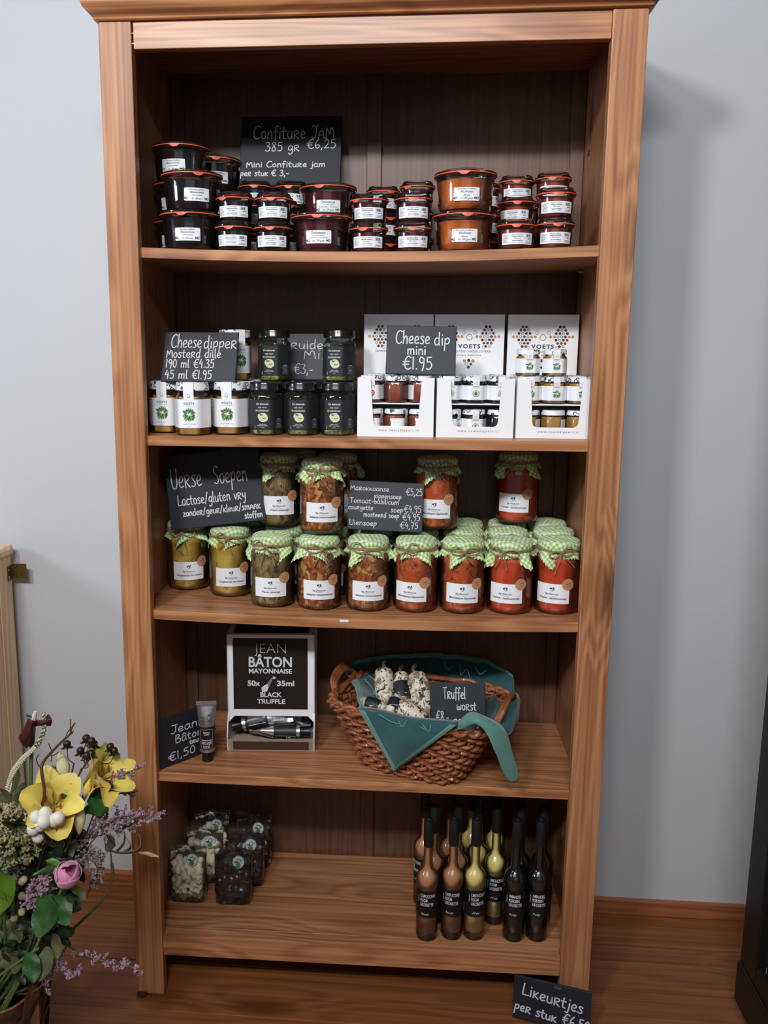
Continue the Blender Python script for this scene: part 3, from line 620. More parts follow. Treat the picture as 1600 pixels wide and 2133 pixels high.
def hex_jar(style, fill, x, y, z, label, group, rz=-.06, name='hexagonal_jar', cat='jar'):
    """style: dip (large, white label), mini (small, white label), herb (black lid and label)"""
    key = (style, fill)
    if key not in _hx:
        parts = []
        if style in ('dip', 'herb'):
            R = .0348 if style == 'dip' else .0342
            body = [(R * .86, 0, 1), (R * .95, .0006, 1), (R * .995, .003, 1), (R, .006, 1), (R, .068, 1), (R * .97, .072, .9), (R * .88, .0755, .45), (R * .82, .0770, .1), (R * .82, .0805, 0)]
            lidz = (.0810, .0965); lr = .0305; fz = .0705 if style == 'dip' else .0105
        else:
            R = .0232; body = [(R * .86, 0, 1), (R * .95, .0006, 1), (R, .003, 1), (R, .0325, 1), (R * .95, .035, .8), (R * .84, .0375, .2), (R * .83, .0395, 0)]
            lidz = (.0392, .0485); lr = .0208; fz = .0365
        gl = hexloft(body).mesh('jar_glass', m_glassg if style == 'herb' else m_glass); parts.append(('jar_glass', gl, None))
        fm = {'must': m_must, 'tom': m_toms, 'dark': m_figd, 'herb': m_herb}[fill]
        q = .0012; fb = [(a - q, b + .0012, h) for a, b, h in body if b + .0012 < fz] + [([a for a, b, h in body if b < fz][-1] - q, fz, 1)]
        parts.append(('contents', hexloft(fb).mesh('contents', fm), None))
        z0, z1 = lidz; h = z1 - z0
        lp = [(lr * .97, z0), (lr, z0 + .0006), (lr, z0 + h * .3), (lr * .985, z0 + h * .36), (lr * .985, z1 - .0028), (lr * .96, z1 - .0008), (lr * .90, z1), (lr * .86, z1 - .0008), (.0001, z1 - .0008)]
        lg = G().lathe(lp, 36)
        lg.v = [(px * (1 + .012 * cos(18 * math.atan2(py, px))), py * (1 + .012 * cos(18 * math.atan2(py, px))), pz) if pz < z1 - .003 else (px, py, pz) for px, py, pz in lg.v]
        parts.append(('lid', lg.mesh('lid', m_lidbk if style == 'herb' else m_lidwh), None))
        f0 = hexface(0, R, .0009); f1 = hexface(1, R, .0009)
        if style == 'herb':
            lb = hexband(R, .0105, .0655, .0005, (-1, 0, 1)).mesh('paper_label', m_lab_bk)
            it = [('De bekende', 0, .0560, .0034, dict(width=.023, weight=.02, shear=.15)), ('mix voor', 0, .0500, .0028, dict(width=.017, weight=.02, shear=.15)), ('kruidenboter', 0, .0440, .0034, dict(width=.025, weight=.02, shear=.15)),
                  ('disc', .001, .0330, .0088, 2), ('disc', -.0030, .0350, .0062, 2), ('disc', .0045, .0315, .0060, 2), ('enkel met', 0, .0198, .0018, dict(width=.014, weight=.02)), ('boter van boter', 0, .0172, .0018, dict(width=.019, weight=.02)), ('60 gram', 0, .0143, .0013, dict(width=.007)), ('rect', -.0142, -.0137, .0120, .0180, 0)]
            it += [('leaf', -.006, .0385, .007, .0035, -.3, 3), ('leaf', -.004, .0360, .006, .003, .6, 3), ('leaf', -.001, .0330, .006, .0018, -.6, 4), ('leaf', .002, .0320, .006, .0015, -.1, 4), ('leaf', -.008, .0415, .009, .0012, -.5, 3)]
            p0 = print_g(it, f0)
            it1 = [('Bereiding', .001, .0290, .0016, dict(width=.008, weight=.02)), ('Ingredienten', .001, .0200, .0014, dict(width=.008, weight=.02))]
            for q in range(4): it1.append(('rect', -.007 + .001 * (q % 2), .0085 - .0016 * (q % 3), .0270 - q * .0016, .0276 - q * .0016, 1))
            for q in range(4): it1.append(('rect', -.0065 + .001 * (q % 2), .0085 - .0012 * (q % 3), .0180 - q * .0016, .0186 - q * .0016, 1))
            p1 = print_g(it1, f1); p0.add(p1.v, p1.f); p0.m[-len(p1.f):] = p1.m
            parts.append(('paper_label', lb, p0.mesh('lettering', [m_chalk, m_gink, m_cream, m_green, mat('dark_green_print', (62, 84, 40), .6)], False)))
        else:
            s = 1.0 if style == 'dip' else .60
            z0l, z1l = (.0140, .0660) if style == 'dip' else (.0060, .0320)
            lg = hexband(R, z0l, z1l, .0005, (-1, 0, 1))
            # strap running over the shoulder up to the lid
            sw = .0095 * (1 if style == 'dip' else .62); yy = -R * cos(pi / 6) - .0006; top = lidz[1] + .0004; yl = -lr - .0007
            st = [(yy, z1l - .0001), (yy, z1l + (.002 if style == 'dip' else .0008)), ((yy + yl) / 2 - (.0005), (z1l + lidz[0]) / 2 + .001), (yl, lidz[0] + .0005), (yl, top - .001), (yl + .003, top), (yl + .012 * s, top)]
            lg.grid([[(-sw + 2 * sw * i / 2, a, b) for i in range(3)] for a, b in st])
            lb = lg.mesh('paper_label', m_white)
            k = s
            zc = (z0l + z1l) / 2
            it = [('VOETS', 0, zc + .0165 * k, .0040 * k, dict(width=.020 * k, weight=.015, spacing=1.25, m=0)), ('for cheese lovers', 0, zc + .0135 * k, .0014 * k, dict(width=.024 * k, m=1)), ('mustard dille dip' if fill == 'must' else ('spicy tomato dip' if fill == 'tom' else 'mustard fig dip'), 0, zc - .0200 * k, .0020 * k, dict(width=.024 * k, spacing=1.2, m=1)), ('190 ml' if style == 'dip' else '45 ml', 0, zc - .0240 * k, .0014 * k, dict(width=.006 * k, m=1))]
            if fill == 'must': it += sprig(0, zc - .002 * k, .0122 * k, 110 if style == 'dip' else 60, (2, 3, 4), seed=3, w=.16)
            elif fill == 'tom': it += [('disc', 0, zc - .002 * k, .010 * k, 5), ('ring', 0, zc - .002 * k, .006 * k, .002 * k, 8, 6)]
            else: it += [('disc', 0, zc - .002 * k, .0105 * k, 6), ('ring', 0, zc - .002 * k, .0105 * k, .0012 * k, 12, 4), ('leaf', 0, zc - .008 * k, .012 * k, .005 * k, pi / 2, 0), ('ring', 0, zc - .002 * k, .0055 * k, .0012 * k, 8, 4)]
            pg = print_g(it, f0)
            fS = lambda x, z: (x, yl - .0006 if z > lidz[0] else (yy + yl) / 2 - .0016, z)
            hg = print_g([('ring', 0, z1l + (.0065 if style == 'dip' else .0044), .0033 * k, .0006 * k, 6, 1)], lambda x, z: (x, -max(R * cos(pi / 6), lr) - .0013, z)); pg.add(hg.v, hg.f); pg.m[-len(hg.f):] = hg.m
            parts.append(('paper_label', lb, pg.mesh('lettering', [m_ink, m_gink, m_green, m_green2, mat('deep_green_print', (44, 82, 40), .6), mat('tomato_print', (206, 52, 38), .6), m_cream], False)))  # the fifth ink is the darkest green of the printed label design
        _hx[key] = parts
    t = thing(name, label, cat, (x, y, z), rz, group)
    for nm, me, sub in _hx[key]:
        o = link(nm, me, t)
        if sub: link('lettering', sub, o)
    return t
GD, GH = 'large hexagonal dip jars on the second shelf', 'hexagonal herb mix jars with black lids'
def hj(style, fill, x, y, lv, label, rz=-.06):
    return hex_jar(style, fill, x, y, SZ(2, x) + .0968 * (lv - 1) + .0003, label, GD if style == 'dip' else GH, rz)
hj('dip', 'must', -.3810, .097, 1, 'white labelled mustard dip jar standing against the bookcase end', .0)
hj('dip', 'must', -.3185, .053, 1, 'white labelled mustard dip jar at the shelf edge, second from the bookcase end', .02)
hj('dip', 'must', -.2530, .078, 1, 'white labelled mustard dip jar beside the black labelled herb jars', -.02)
for x, y_, nm in ((-.380, .168, 'behind the end jar'), (-.3135, .127, 'behind the shelf-edge jar'), (-.2480, .150, 'behind the third dip jar'), (-.380, .240, 'far back at the bookcase end'), (-.3100, .202, 'far back, second from the end'), (-.2350, .224, 'far back behind the herb jars')):
    hj('dip', 'must', x, y_, 1, 'white lidded mustard dip jar %s, only its lid showing' % nm)
hj('dip', 'must', -.2610, .165, 2, 'dip jar on the second tier beside the dipper chalkboard, partly hidden', .55)
hj('herb', 'herb', -.1855, .076, 1, 'black labelled herb mix jar next to the white dip jars, bottom row', -.05)
hj('herb', 'herb', -.1195, .081, 1, 'black labelled herb mix jar in the middle of the bottom row', -.06)
hj('herb', 'herb', -.0535, .088, 1, 'black labelled herb mix jar beside the white display boxes, bottom row', -.08)
hj('herb', 'herb', -.1780, .148, 1, 'herb mix jar in the second row behind the jar next to the dips', 0)
hj('herb', 'herb', -.1120, .153, 1, 'herb mix jar in the second row behind the middle jar', 0)
hj('herb', 'herb', -.0465, .160, 1, 'herb mix jar in the second row beside the white box', 0)
hj('herb', 'herb', -.1560, .222, 1, 'herb mix jar at the back under the herb chalkboard, toward the dip jars', 0)
hj('herb', 'herb', -.0900, .228, 1, 'herb mix jar at the back under the herb chalkboard, toward the boxes', 0)
hj('herb', 'herb', -.1810, .150, 2, 'upper herb mix jar standing in front of the herb chalkboard near the dip jars', -.18)
hj('herb', 'herb', -.0560, .158, 2, 'upper herb mix jar standing beside the white display boxes', -.22)
board('slate board with chalk prices for cheese dippers, resting on the dip jars', (-.3810, .062, 1.2362), (-.2400, .062, 1.2362), (-.3813, .102, 1.3270),
      [('Cheese', .10, .67, .27, .42), ('dippeR', .54, .66, .25, .455), ('MosteRd dille', .05, .47, .18, .74), ('190 ml E4.35', .05, .27, .17, .66), ('45 ml E1.95', .05, .05, .17, .64)], pen=.0018)
board('black slate board with chalk herb mix price, between the upper herb jars', (-.1900, .205, 1.2362), (-.0400, .205, 1.2362), (-.1900, .232, 1.3280),
      [('KRuiden', .09, .66, .20, .66), ('Mix', .38, .45, .21, .36), ('E3,-', .25, .13, .21, .27)], pen=.0017)

# white display boxes with small dip jars
def display_box(x0, y0, label, fill, n, rz0=0.0):
    W, D, H, HB = .1385, .190, .1066, .2270; z = SZ(2, x0 + W / 2) + .0003; T = .0012
    t = thing('display_box', label, 'box', (x0, y0, z), rz0, 'white cardboard display boxes')
    a, b = .0235, .1160; c, d, r = .0290, .1105, .009; zb = .0200
    arcL = [(c + r - r * cos(q * pi / 12) + (0 if q else 0), zb + r - r * sin(q * pi / 12)) for q in range(7)]
    arcR = [(d - r + r * sin(q * pi / 12), zb + r - r * cos(q * pi / 12)) for q in range(7)]
    outl = [(0, 0), (W, 0), (W, H), (b, H)] + arcR[::-1] + arcL[::-1] + [(a, H), (0, H)]
    N = len(outl); g = G(); g.add([(p[0], 0, p[1]) for p in outl] + [(p[0], T, p[1]) for p in outl], [tuple(range(N)), tuple(range(N, 2 * N))[::-1]] + [(i, i + N, (i + 1) % N + N, (i + 1) % N) for i in range(N)])
    obj('front_panel', g, m_card, t, False)
    obj('side_panel', G().box(0, T, T, D, 0, H), m_card, t, False); obj('side_panel', G().box(W - T, W, T, D, 0, H), m_card, t, False)
    obj('bottom_panel', G().box(T, W - T, T, D, 0, T), m_card, t, False)
    obj('tier_divider', G().box(T, W - T, .004, D - T, .0590, .0612), m_card, t, False)
    bp = obj('back_panel', G().box(0, W, D, D + .0015, 0, HB), m_card, t, False)
    mf = lambda x, zz: (x, -.0006, zz); link('website_lettering', print_g([('www.voetsdippers.nl', W / 2 + .006, .0105, .0042, dict(width=.073, spacing=1.35))], mf).mesh('lettering', [m_gink], False), t)
    mb = lambda x, zz: (x, D - .0006, zz); cx = W / 2
    it = [('VOETS', cx, .161, .0080, dict(width=.044, weight=.02, spacing=1.2)), ('DIPPERS FOR CHEESE LOVERS', cx - .0015, .1530, .0040, dict(width=.088, m=1)), ('simply delicious', cx, .1460, .0034, dict(width=.048, spacing=1.2, m=0)), ('ring', cx, .1825, .0066, .0008, 6, 0)]
    rnd = random.Random(4)
    pat = []
    for qy in range(-3, 4):
        for qx in range(-4, 5):
            px_, pz_ = (qx + (.5 if qy % 2 else 0)) * .0072, qy * .0064
            if abs(px_) / .0215 + abs(pz_) / .0300 < 1.02: pat.append((px_, pz_))
    for sgn in (-1, 1):
        for px_, pz_ in pat:
            ii = rnd.choice((2, 2, 3, 4, 5)); 
            if abs(px_) > .0135: ii = 6
            if rnd.random() < .2: it.append(('ring', cx + sgn * .0365 + px_, .1840 + pz_, .0026, .0009, 8, 0))
            else: it.append(('disc', cx + sgn * .0365 + px_, .1840 + pz_, .0027, ii))
        it += [('ring', cx + sgn * .0115, .1920, .0036, .0006, 10, 1), ('ring', cx + sgn * .029, .1625, .0034, .0006, 10, 1)]
    it += [('disc', cx, .1370, .0032, 2), ('disc', cx - .0085, .1360, .0032, 6), ('disc', cx + .0085, .1360, .0032, 6), ('ring', cx - .0045, .1295, .003, .0007, 8, 1), ('disc', cx + .0045, .1295, .0026, 3), ('disc', cx, .1235, .0028, 2)]
    link('printed_design', print_g(it, mb).mesh('design', [m_ink, m_gink, mat('print_dark_brown', (58, 38, 34), .7), mat('print_plum', (92, 58, 60), .7), mat('print_red', (136, 56, 40), .7), mat('print_olive', (70, 62, 48), .7), mat('print_ochre', (196, 142, 72), .7)], False), bp)
    M = Matrix.Translation((x0, y0, z)) @ Matrix.Rotation(rz0, 4, 'Z')
    GR = 'small %s dip jars in the %s display box' % ({'tom': 'tomato', 'dark': 'dark fruit', 'must': 'mustard'}[fill], n)
    colr = {'tom': 'tomato', 'dark': 'dark fruit', 'must': 'mustard'}[fill]
    for tier, zz in (('lower', .0016), ('upper', .0616)):
        for row in range(4):
            if tier == 'lower' and row > 0: continue
            for c_ in range(3):
                p = M @ Vector((W / 2 + (c_ - 1) * .0452, .0258 + row * .0450, zz))
                rz = {('tom', 'lower'): 1.2, ('must', 'lower'): 2.1}.get((fill, tier), .05 if tier == 'upper' else .1)
                if fill == 'tom' and tier == 'upper' and c_ > 0: rz = 2.1 + c_
                if fill == 'dark' and tier == 'lower' and c_ != 1: rz = 1.0 + c_
                pos = ('nearest the herb jars', 'in the middle', 'toward the far post')[c_]
                hex_jar('mini', fill, p.x, p.y, p.z, 'small %s dip jar, %s tier, %s row, %s' % (colr, tier, ('front', 'second', 'third', 'rear')[row], pos), GR, rz * (1 if rz < .9 else 1))
    return t
display_box(-.0130, .050, 'white display box of red tomato dips beside the herb jars, chalkboard on it', 'tom', 'first', 0.0)
display_box(.1305, .052, 'white display box of dark fruit dips in the middle of three boxes', 'dark', 'middle', .012)
display_box(.2735, .056, 'white display box of green mustard dips next to the end post', 'must', 'end', .0)
hex_jar('mini', 'must', .2975, .110, SZ(2, .29) + .1105, 'small mustard dip jar on top of the end display box, toward the middle box', 'loose small dip jars on the end box', .02)
hex_jar('mini', 'must', .3460, .110, SZ(2, .34) + .1105, 'small mustard dip jar on top of the end display box, toward the post', 'loose small dip jars on the end box', .02)
board('slate board with chalk price for mini cheese dip, on the first white box', (.0360, .082, 1.2525), (.1640, .082, 1.2505), (.0368, .110, 1.3410),
      [('Cheese', .13, .62, .27, .50), ('dip', .68, .60, .26, .24), ('mini', .30, .40, .20, .28), ('E1.95', .24, .10, .26, .44)], pen=.0022)
# ------------------------------------------------------------------ soup jars with gingham caps
VA = lambda x: math.atan((.086 - x) / 1.56)
def cloth_geo(seed):
    rnd = random.Random(seed); rot = rnd.uniform(0, pi / 2); half = .0665; n = 120; g = G(); g.uv = []; rows = []; ph = rnd.uniform(0, 6); k = rnd.choice((5, 6, 7))
    zl, rl, ln = .1375, .0395, .013
    def put(t, a):
        puff = .0035 * (1 - (min(t, rl) / rl) ** 2) + .0008 * sin(3 * a + ph)
        if t <= rl: r, z = t * .985, zl + puff - (.0035 * max(0, (t / rl - .82) / .18) ** 2)
        elif t <= rl + ln: q = (t - rl) / ln; r, z = rl * .985 + .0016 * sin(pi * q) - .0012 * q, zl - .0035 - ln * q
        else:
            s_ = t - rl - ln; wv = cos(k * a + ph); far = min(1, s_ / .02)
            r = rl - .0002 + s_ * (.30 + .22 * wv) + .0025 * far * wv; z = zl - .0035 - ln - s_ * (.86 - .06 * wv)
        return (r * cos(a), r * sin(a), z)
    ts = [.0001, .012, .024, .032, .036, .0395, .044, .0485, .0525]
    for t in ts:
        row = []
        for i in range(n): a = 2 * pi * i / n; row.append(put(t, a)); g.uv.append((t * cos(a + rot), t * sin(a + rot)))
        rows.append(row)
    for f in (.2, .4, .6, .8, 1.0):
        row = []
        for i in range(n):
            a = 2 * pi * i / n; e = half / max(abs(cos(a + rot)), abs(sin(a + rot)), .74); e *= 1 + (.022 if i % 2 else -.022) * (f == 1.0)
            t = .0525 + (e - .0525) * f; row.append(put(t, a)); g.uv.append((t * cos(a + rot), t * sin(a + rot)))
        rows.append(row)
    return g.grid(rows, 0, True)
def string_geo(seed):
    rnd = random.Random(seed); g = G(); z0 = .1205; rr = .0405
    for dz in (0, .0022): g.tube([((rr + .001) * cos(2 * pi * i / 28), (rr + .001) * sin(2 * pi * i / 28), z0 + dz + .0012 * sin(3 * 2 * pi * i / 28 + seed)) for i in range(29)], .0012, 6, cap=False)
    a0 = rnd.uniform(-.35, .35)
    def on(s, z, out=0.0): a = a0 + s / rr; return ((rr + .004 + out) * sin(a), -(rr + .004 + out) * cos(a), z0 + z)
    for sg in (-1, 1):
        L = rnd.uniform(.016, .026); d = rnd.uniform(-.006, .010)
        g.tube(smoothpath([on(0, 0), on(sg * L * .5, d + .007, .002), on(sg * L, d + .004, .003), on(sg * L * 1.05, d - .004, .004), on(sg * L * .5, d * .3 - .006, .004), on(0, -.001, .002)], 5), .0012, 6)
        T = rnd.uniform(.02, .042); e = rnd.uniform(.006, .024)
        g.tube(smoothpath([on(0, 0, .001), on(sg * e * .3, -T * .35, .004), on(sg * e * .7, -T * .7, .005 - T * .05), on(sg * e, -T, .004)], 5), .0011, 6)
    for q in range(3): g.tube(smoothpath([on(-.003, .003 * (q - 1), .002), on(0, .001 * q, .004), on(.003, -.003 * (q - 1), .002)], 3), .0014, 6)
    return g
soup_prof = [(.034, 0), (.0385, .0006), (.0412, .003), (.0428, .008), (.0432, .014), (.0432, .098), (.0424, .105), (.0398, .1115), (.0372, .1150), (.0366, .118), (.0366, .121)]
r_soup = lerp_prof(soup_prof)
me_sj = G().lathe(soup_prof, 48, cap1=False).mesh('jar_glass', m_glass)
fp = [(a - .0011, b + .0012) for a, b in soup_prof if b < .115]
g_soup = G().lathe(fp, 48)
me_slid = G().lathe([(.0372, .1215), (.0380, .122), (.0380, .1355), (.0372, .1368), (.0001, .1368)], 32).mesh('screw_lid', mat('white_lacquered_lid', (206, 206, 200), .4))
mf = ringmap(r_soup, .0415, .0005); mf2 = ringmap(r_soup, .0415, .0009); mf3 = ringmap(r_soup, .0415, .0011); mf4 = ringmap(r_soup, .0415, .0014)
me_slab = label_patch(mf, .0640, .0375, 18, .0002).mesh('paper_label', m_white)
def tagdisc(mfx, r, m):
    n = 20; rows = [[mfx(.0285 + q * r * cos(2 * pi * i / n), .0185 + q * r * sin(2 * pi * i / n)) for i in range(n)] for q in (.001, .5, 1)]
    return G().grid(rows, m, True)
me_tagd = tagdisc(mf3, .0112, 0).mesh('round_sticker', m_kraft)
me_tagl = print_g([('lekker', .0285, .0195, .0022, dict(width=.011, shear=.3, rot=.3)), ('vers', .030, .0150, .0018, dict(width=.007, shear=.3, rot=.3))], mf4).mesh('lettering', [mat('brown_ink', (84, 52, 34), .7)], False)
SN = {'courgette': 'Courgettesoep met mosterd', 'onion': 'Franse uiensoep', 'minestrone': 'Italiaanse minestronesoep', 'moroccan': 'Marokkaanse kippensoep', 'tomato': 'Tomaat - basilicumsoep'}
SD = {'courgette': 'yellow courgette soup', 'onion': 'greenish brown onion soup', 'minestrone': 'brown minestrone soup', 'moroccan': 'orange chicken soup', 'tomato': 'red tomato soup'}
cl_me = [cloth_geo(s).mesh('gingham_cloth', m_gb, True, 60) for s in range(9)]
st_me = [string_geo(s * 3 + 1).mesh('jute_string', m_jute) for s in range(9)]
me_fill = {}; me_txt = {}
for k_, nm in SN.items():
    me_fill[k_] = g_soup.mesh('soup', SOUP[k_])
    it = [('Big Li\'lkom.com', 0, -.0020, .0030, dict(width=.024, weight=.02)), (nm, .001, -.0105, .0042, dict(width=.052 if len(nm) > 18 else .036, shear=.45, weight=.012)), ('rect', -.006, .006, -.0048, -.0044, 1)]
    it += [('ring', .001, .0085, .0038, .0006, 12, 1), ('leaf', -.0045, .0085, .006, .0035, .5, 0), ('leaf', .001, .006, .006, .002, 1.2, 0), ('disc', .003, .0112, .0014, 0)]
    me_txt[k_] = print_g(it, mf2).mesh('lettering', [m_ink, m_gink], False)
_si = 0
def soup(kind, x, y, z, label, off=0.0, row='front'):
    global _si
    t = thing('soup_jar', label, 'jar', (x, y, z), VA(x) + off, 'soup jars with green gingham caps')
    link('jar_glass', me_sj, t); link('soup', me_fill[kind], t); link('screw_lid', me_slid, t)
    o = link('gingham_cloth', cl_me[_si % 9], t); o.rotation_euler = (0, 0, (_si * 2.1) % 6.28)
    link('jute_string', st_me[(_si * 2) % 9], t)
    l = link('paper_label', me_slab, t); link('lettering', me_txt[kind], l)
    s_ = link('round_sticker', me_tagd, t); link('lettering', me_tagl, s_)
    _si += 1; return t
for kind, x, y, off, pos in (('courgette', -.3720, .188, 0, 'against the bookcase end, under the soup chalkboard'), ('courgette', -.2760, .158, 0, 'set back beside the onion soup'), ('onion', -.1800, .101, -.12, 'at the shelf edge, the only front-row onion soup'),
        ('minestrone', -.0880, .096, 0, 'in the front row beside the onion soup'), ('minestrone', .0075, .099, 0, 'in the front row beside the orange chicken soups'), ('moroccan', .0995, .099, -.25, 'in the front row beside the minestrone'),
        ('moroccan', .1890, .096, 0, 'in the front row beside the red tomato soups'), ('tomato', .2790, .096, -.18, 'in the front row beside the orange chicken soup'), ('tomato', .3680, .096, -.2, 'in the front row against the end post')):
    soup(kind, x, y, SZ(3, x) + .0003, '%s jar, %s' % (SD[kind], pos), off)
for kind, x, y, pos in (('onion', -.1700, .1925, 'behind the front onion soup'), ('minestrone', -.0790, .1880, 'behind the first minestrone jar'), ('minestrone', .0140, .1930, 'behind the second minestrone jar'), ('moroccan', .1050, .1920, 'behind the first front chicken soup'),
        ('moroccan', .1940, .1870, 'behind the second front chicken soup'), ('tomato', .2830, .1865, 'behind the first front tomato soup'), ('tomato', .3725, .1865, 'behind the tomato soup at the end post')):
    soup(kind, x, y, SZ(3, x) + .0003, 'second-row soup jar, gingham cap showing %s' % pos)
for kind, x, y, pos in (('courgette', -.2600, .2560, 'behind the set-back courgette jar'), ('minestrone', -.0820, .2720, 'at the back below the upper minestrone jar'), ('onion', -.1550, .2720, 'at the back behind the onion soups') , ('moroccan', .2000, .2710, 'at the back behind the chicken soups'), ('tomato', .2900, .2710, 'at the back under the upper tomato soup'), ('tomato', .3720, .2710, 'at the back against the end of the shelf')):
    soup(kind, x + (.010 if x == -.0820 else (-.004 if x == -.1550 else 0)), y, SZ(3, x) + .0003, 'rear-row soup jar, gingham cap %s' % pos)
SP = .1432
for kind, x, y, off, lb in (('onion', -.1780, .170, 0, 'upper jar of onion soup beside the fresh soup chalkboard, string bow at its side'), ('minestrone', -.0840, .112, 0, 'upper jar of brown minestrone soup, gingham cap, beside the soup price board'),
        ('moroccan', .1385, .170, -.1, 'upper jar of orange chicken soup partly behind the soup price board'), ('tomato', .3030, .235, -.15, 'upper jar of red tomato soup standing alone on the lower caps')):
    soup(kind, x, y, SZ(3, x) + SP + .004, lb, off)
for kind, x, y, lb in (('courgette', -.2720, .236, 'upper jar in the dark behind the fresh soup chalkboard'), ('onion', -.1500, .262, 'upper jar in the dark behind the upper onion soup'), ('minestrone', -.0620, .214, 'upper jar in the dark behind the upper minestrone soup')):
    soup(kind, x, y, SZ(3, x) + SP + .004, lb)
board('large slate board with chalk fresh soup text, tilted on the courgette soup jars', (-.3880, .128, .9385), (-.1960, .128, .9640), (-.4080, .150, 1.0830),
      [('VeRse'.replace('V', 'U'), .055, .55, .27, .33), ('Soepen', .50, .55, .24, .36), ('Lactose/gluten vRy', .10, .315, .14, .72), ('zondeR/geuR/kleuR/smAAk', .14, .165, .095, .82, .0, .0018), ('stoffen', .78, .05, .085, .19, .0, .0018)], pen=.0019)
board('slate board listing four soups and prices in chalk, on the gingham caps', (-.0345, .100, .9555), (.1098, .100, .9510), (-.0335, .124, 1.0475),
      [('MaRokkaanse', .02, .80, .10, .52), ('E5,25', .76, .745, .14, .225), ('kippensoep', .34, .655, .10, .37), ('Tomaat-basilicum', .02, .54, .105, .66), ('soep', .57, .385, .11, .17), ('E4,95', .745, .40, .14, .235), ('couRgette', .0, .405, .10, .34),
       ('mosteeRd soep'.replace('ee', 'ee'), .21, .27, .10, .48), ('E4,95', .73, .235, .14, .24), ('Uiensoep', .03, .09, .11, .37), ('E4,75', .70, .07, .13, .25)], pen=.0012)

# ------------------------------------------------------------------ fourth shelf: mayonnaise dispenser and tubes
z4 = .4803
def tube_parts():
    g = G().lathe([(.0108, 0), (.0112, .0006), (.0098, .019), (.0092, .0205), (.0092, .0206)], 24); cap = g
    rows = []; n = 28
    for z, a, b in ((.0206, .0105, .0105), (.0215, .0150, .0150), (.027, .0152, .0152), (.060, .0156, .0150), (.080, .0165, .0120), (.100, .0182, .0070), (.113, .0196, .0020), (.117, .0200, .0010), (.1255, .0200, .0009)):
        rows.append([(a * cos(2 * pi * k / n), b * sin(2 * pi * k / n), z) for k in range(n)])
    body = G().grid(rows, 0, True); body.f.append(tuple(range(n))[::-1]); body.m.append(0); body.f.append(tuple((len(rows) - 1) * n + k for k in range(n))); body.m.append(0)
    def rr(z, a): 
        R = [(.0206, .0105, .0105), (.0215, .0150, .0150), (.027, .0152, .0152), (.060, .0156, .0150), (.080, .0165, .0120), (.100, .0182, .0070), (.113, .0196, .0020)]
        for p, q in zip(R, R[1:]):
            if p[0] <= z <= q[0]: t = (z - p[0]) / (q[0] - p[0]); return (p[1] + (q[1] - p[1]) * t, p[2] + (q[2] - p[2]) * t)
        return (.0196, .002)
    def surf_(x, z, lift):
        A, B = rr(z, 0); a = x / .0155; return ((A + lift) * sin(a), -(B + lift) * cos(a), z)
    lab = G().grid([[surf_(-.0155 * pi + .0155 * 2 * pi * i / 32, z, .0003) for i in range(33)] for z in (.0285, .05, .062, .075)])
    it = [('JEAN', 0, -.0375, .0052, dict(width=.0135)), ('BÂTON', 0, -.0455, .0058, dict(width=.019, weight=.02)), ('MAYONNAISE', 0, -.0495, .0026, dict(width=.019, weight=.02)), ('BLACK', 0, -.0615, .0028, dict(width=.009, weight=.02)), ('TRUFFLE', 0, -.0655, .0028, dict(width=.012, weight=.02)),
          ('rect', -.0118, .0118, -.0702, -.0698, 0), ('rect', -.0118, .0118, -.0312, -.0308, 0), ('rect', -.0120, -.0116, -.0702, -.0308, 0), ('rect', .0116, .0120, -.0702, -.0308, 0)]
    pr = print_g(it, lambda x, z: surf_(-x, -z, .0008))
    back = G().grid([[surf_(.0155 * pi + x * .0115, z, .0007) for x in (-1, 0, 1)] for z in (.034, .05, .070)], 0)
    it2 = [('rect', -.011 + .001 * (q % 2), .011 - .0015 * (q % 3), .036 + q * .0022, .0369 + q * .0022, 0) for q in range(15)]
    pb = print_g(it2, lambda x, z: surf_(.0155 * pi + x, z, .0011))
    infoc = G().grid([[surf_(.0155 * pi + x * .0115, z, .0006) for x in (-1, 0, 1)] for z in (.082, .095, .108)], 0)
    pi2 = print_g([('rect', -.011, .011 - .0015 * (q % 3), .084 + q * .0022, .0849 + q * .0022, 0) for q in range(10)], lambda x, z: surf_(.0155 * pi + x, z, .0011))
    logo = print_g([('ring', .005, .093, .0046, .0008, 14, 0), ('ring', -.004, .092, .0026, .0008, 10, 0), ('ring', -.009, .0935, .0018, .0007, 8, 0), ('leaf', .002, .096, .006, .002, .8, 0), ('rect', -.010, .009, .0868, .0876, 0)], lambda x, z: surf_(x, z, .0006))
    ml = mat('pale_info_print', (206, 206, 202), .5)
    crimp = G()
    for q in range(3): crimp.box(-.0202, .0202, -.0013, .0013, .1185 + q * .0024, .1195 + q * .0024)
    return [('screw_cap', cap.mesh('screw_cap', m_black), None), ('tube_body', body.mesh('tube_body', m_alu), None), ('black_band', lab.mesh('black_band', m_boxbk), pr.mesh('lettering', m_chalk, False)),
            ('info_panel', back.mesh('info_panel', ml), pb.mesh('lettering', m_gink, False)), ('info_panel', infoc.mesh('info_panel', ml), pi2.mesh('lettering', m_gink, False)), ('printed_logo', logo.mesh('printed_logo', m_boxbk, False), None), ('crimped_end', crimp.mesh('crimped_end', mat('matt_crimp', (150, 150, 150), .6, metal=.3), False), None)]
tp = tube_parts()
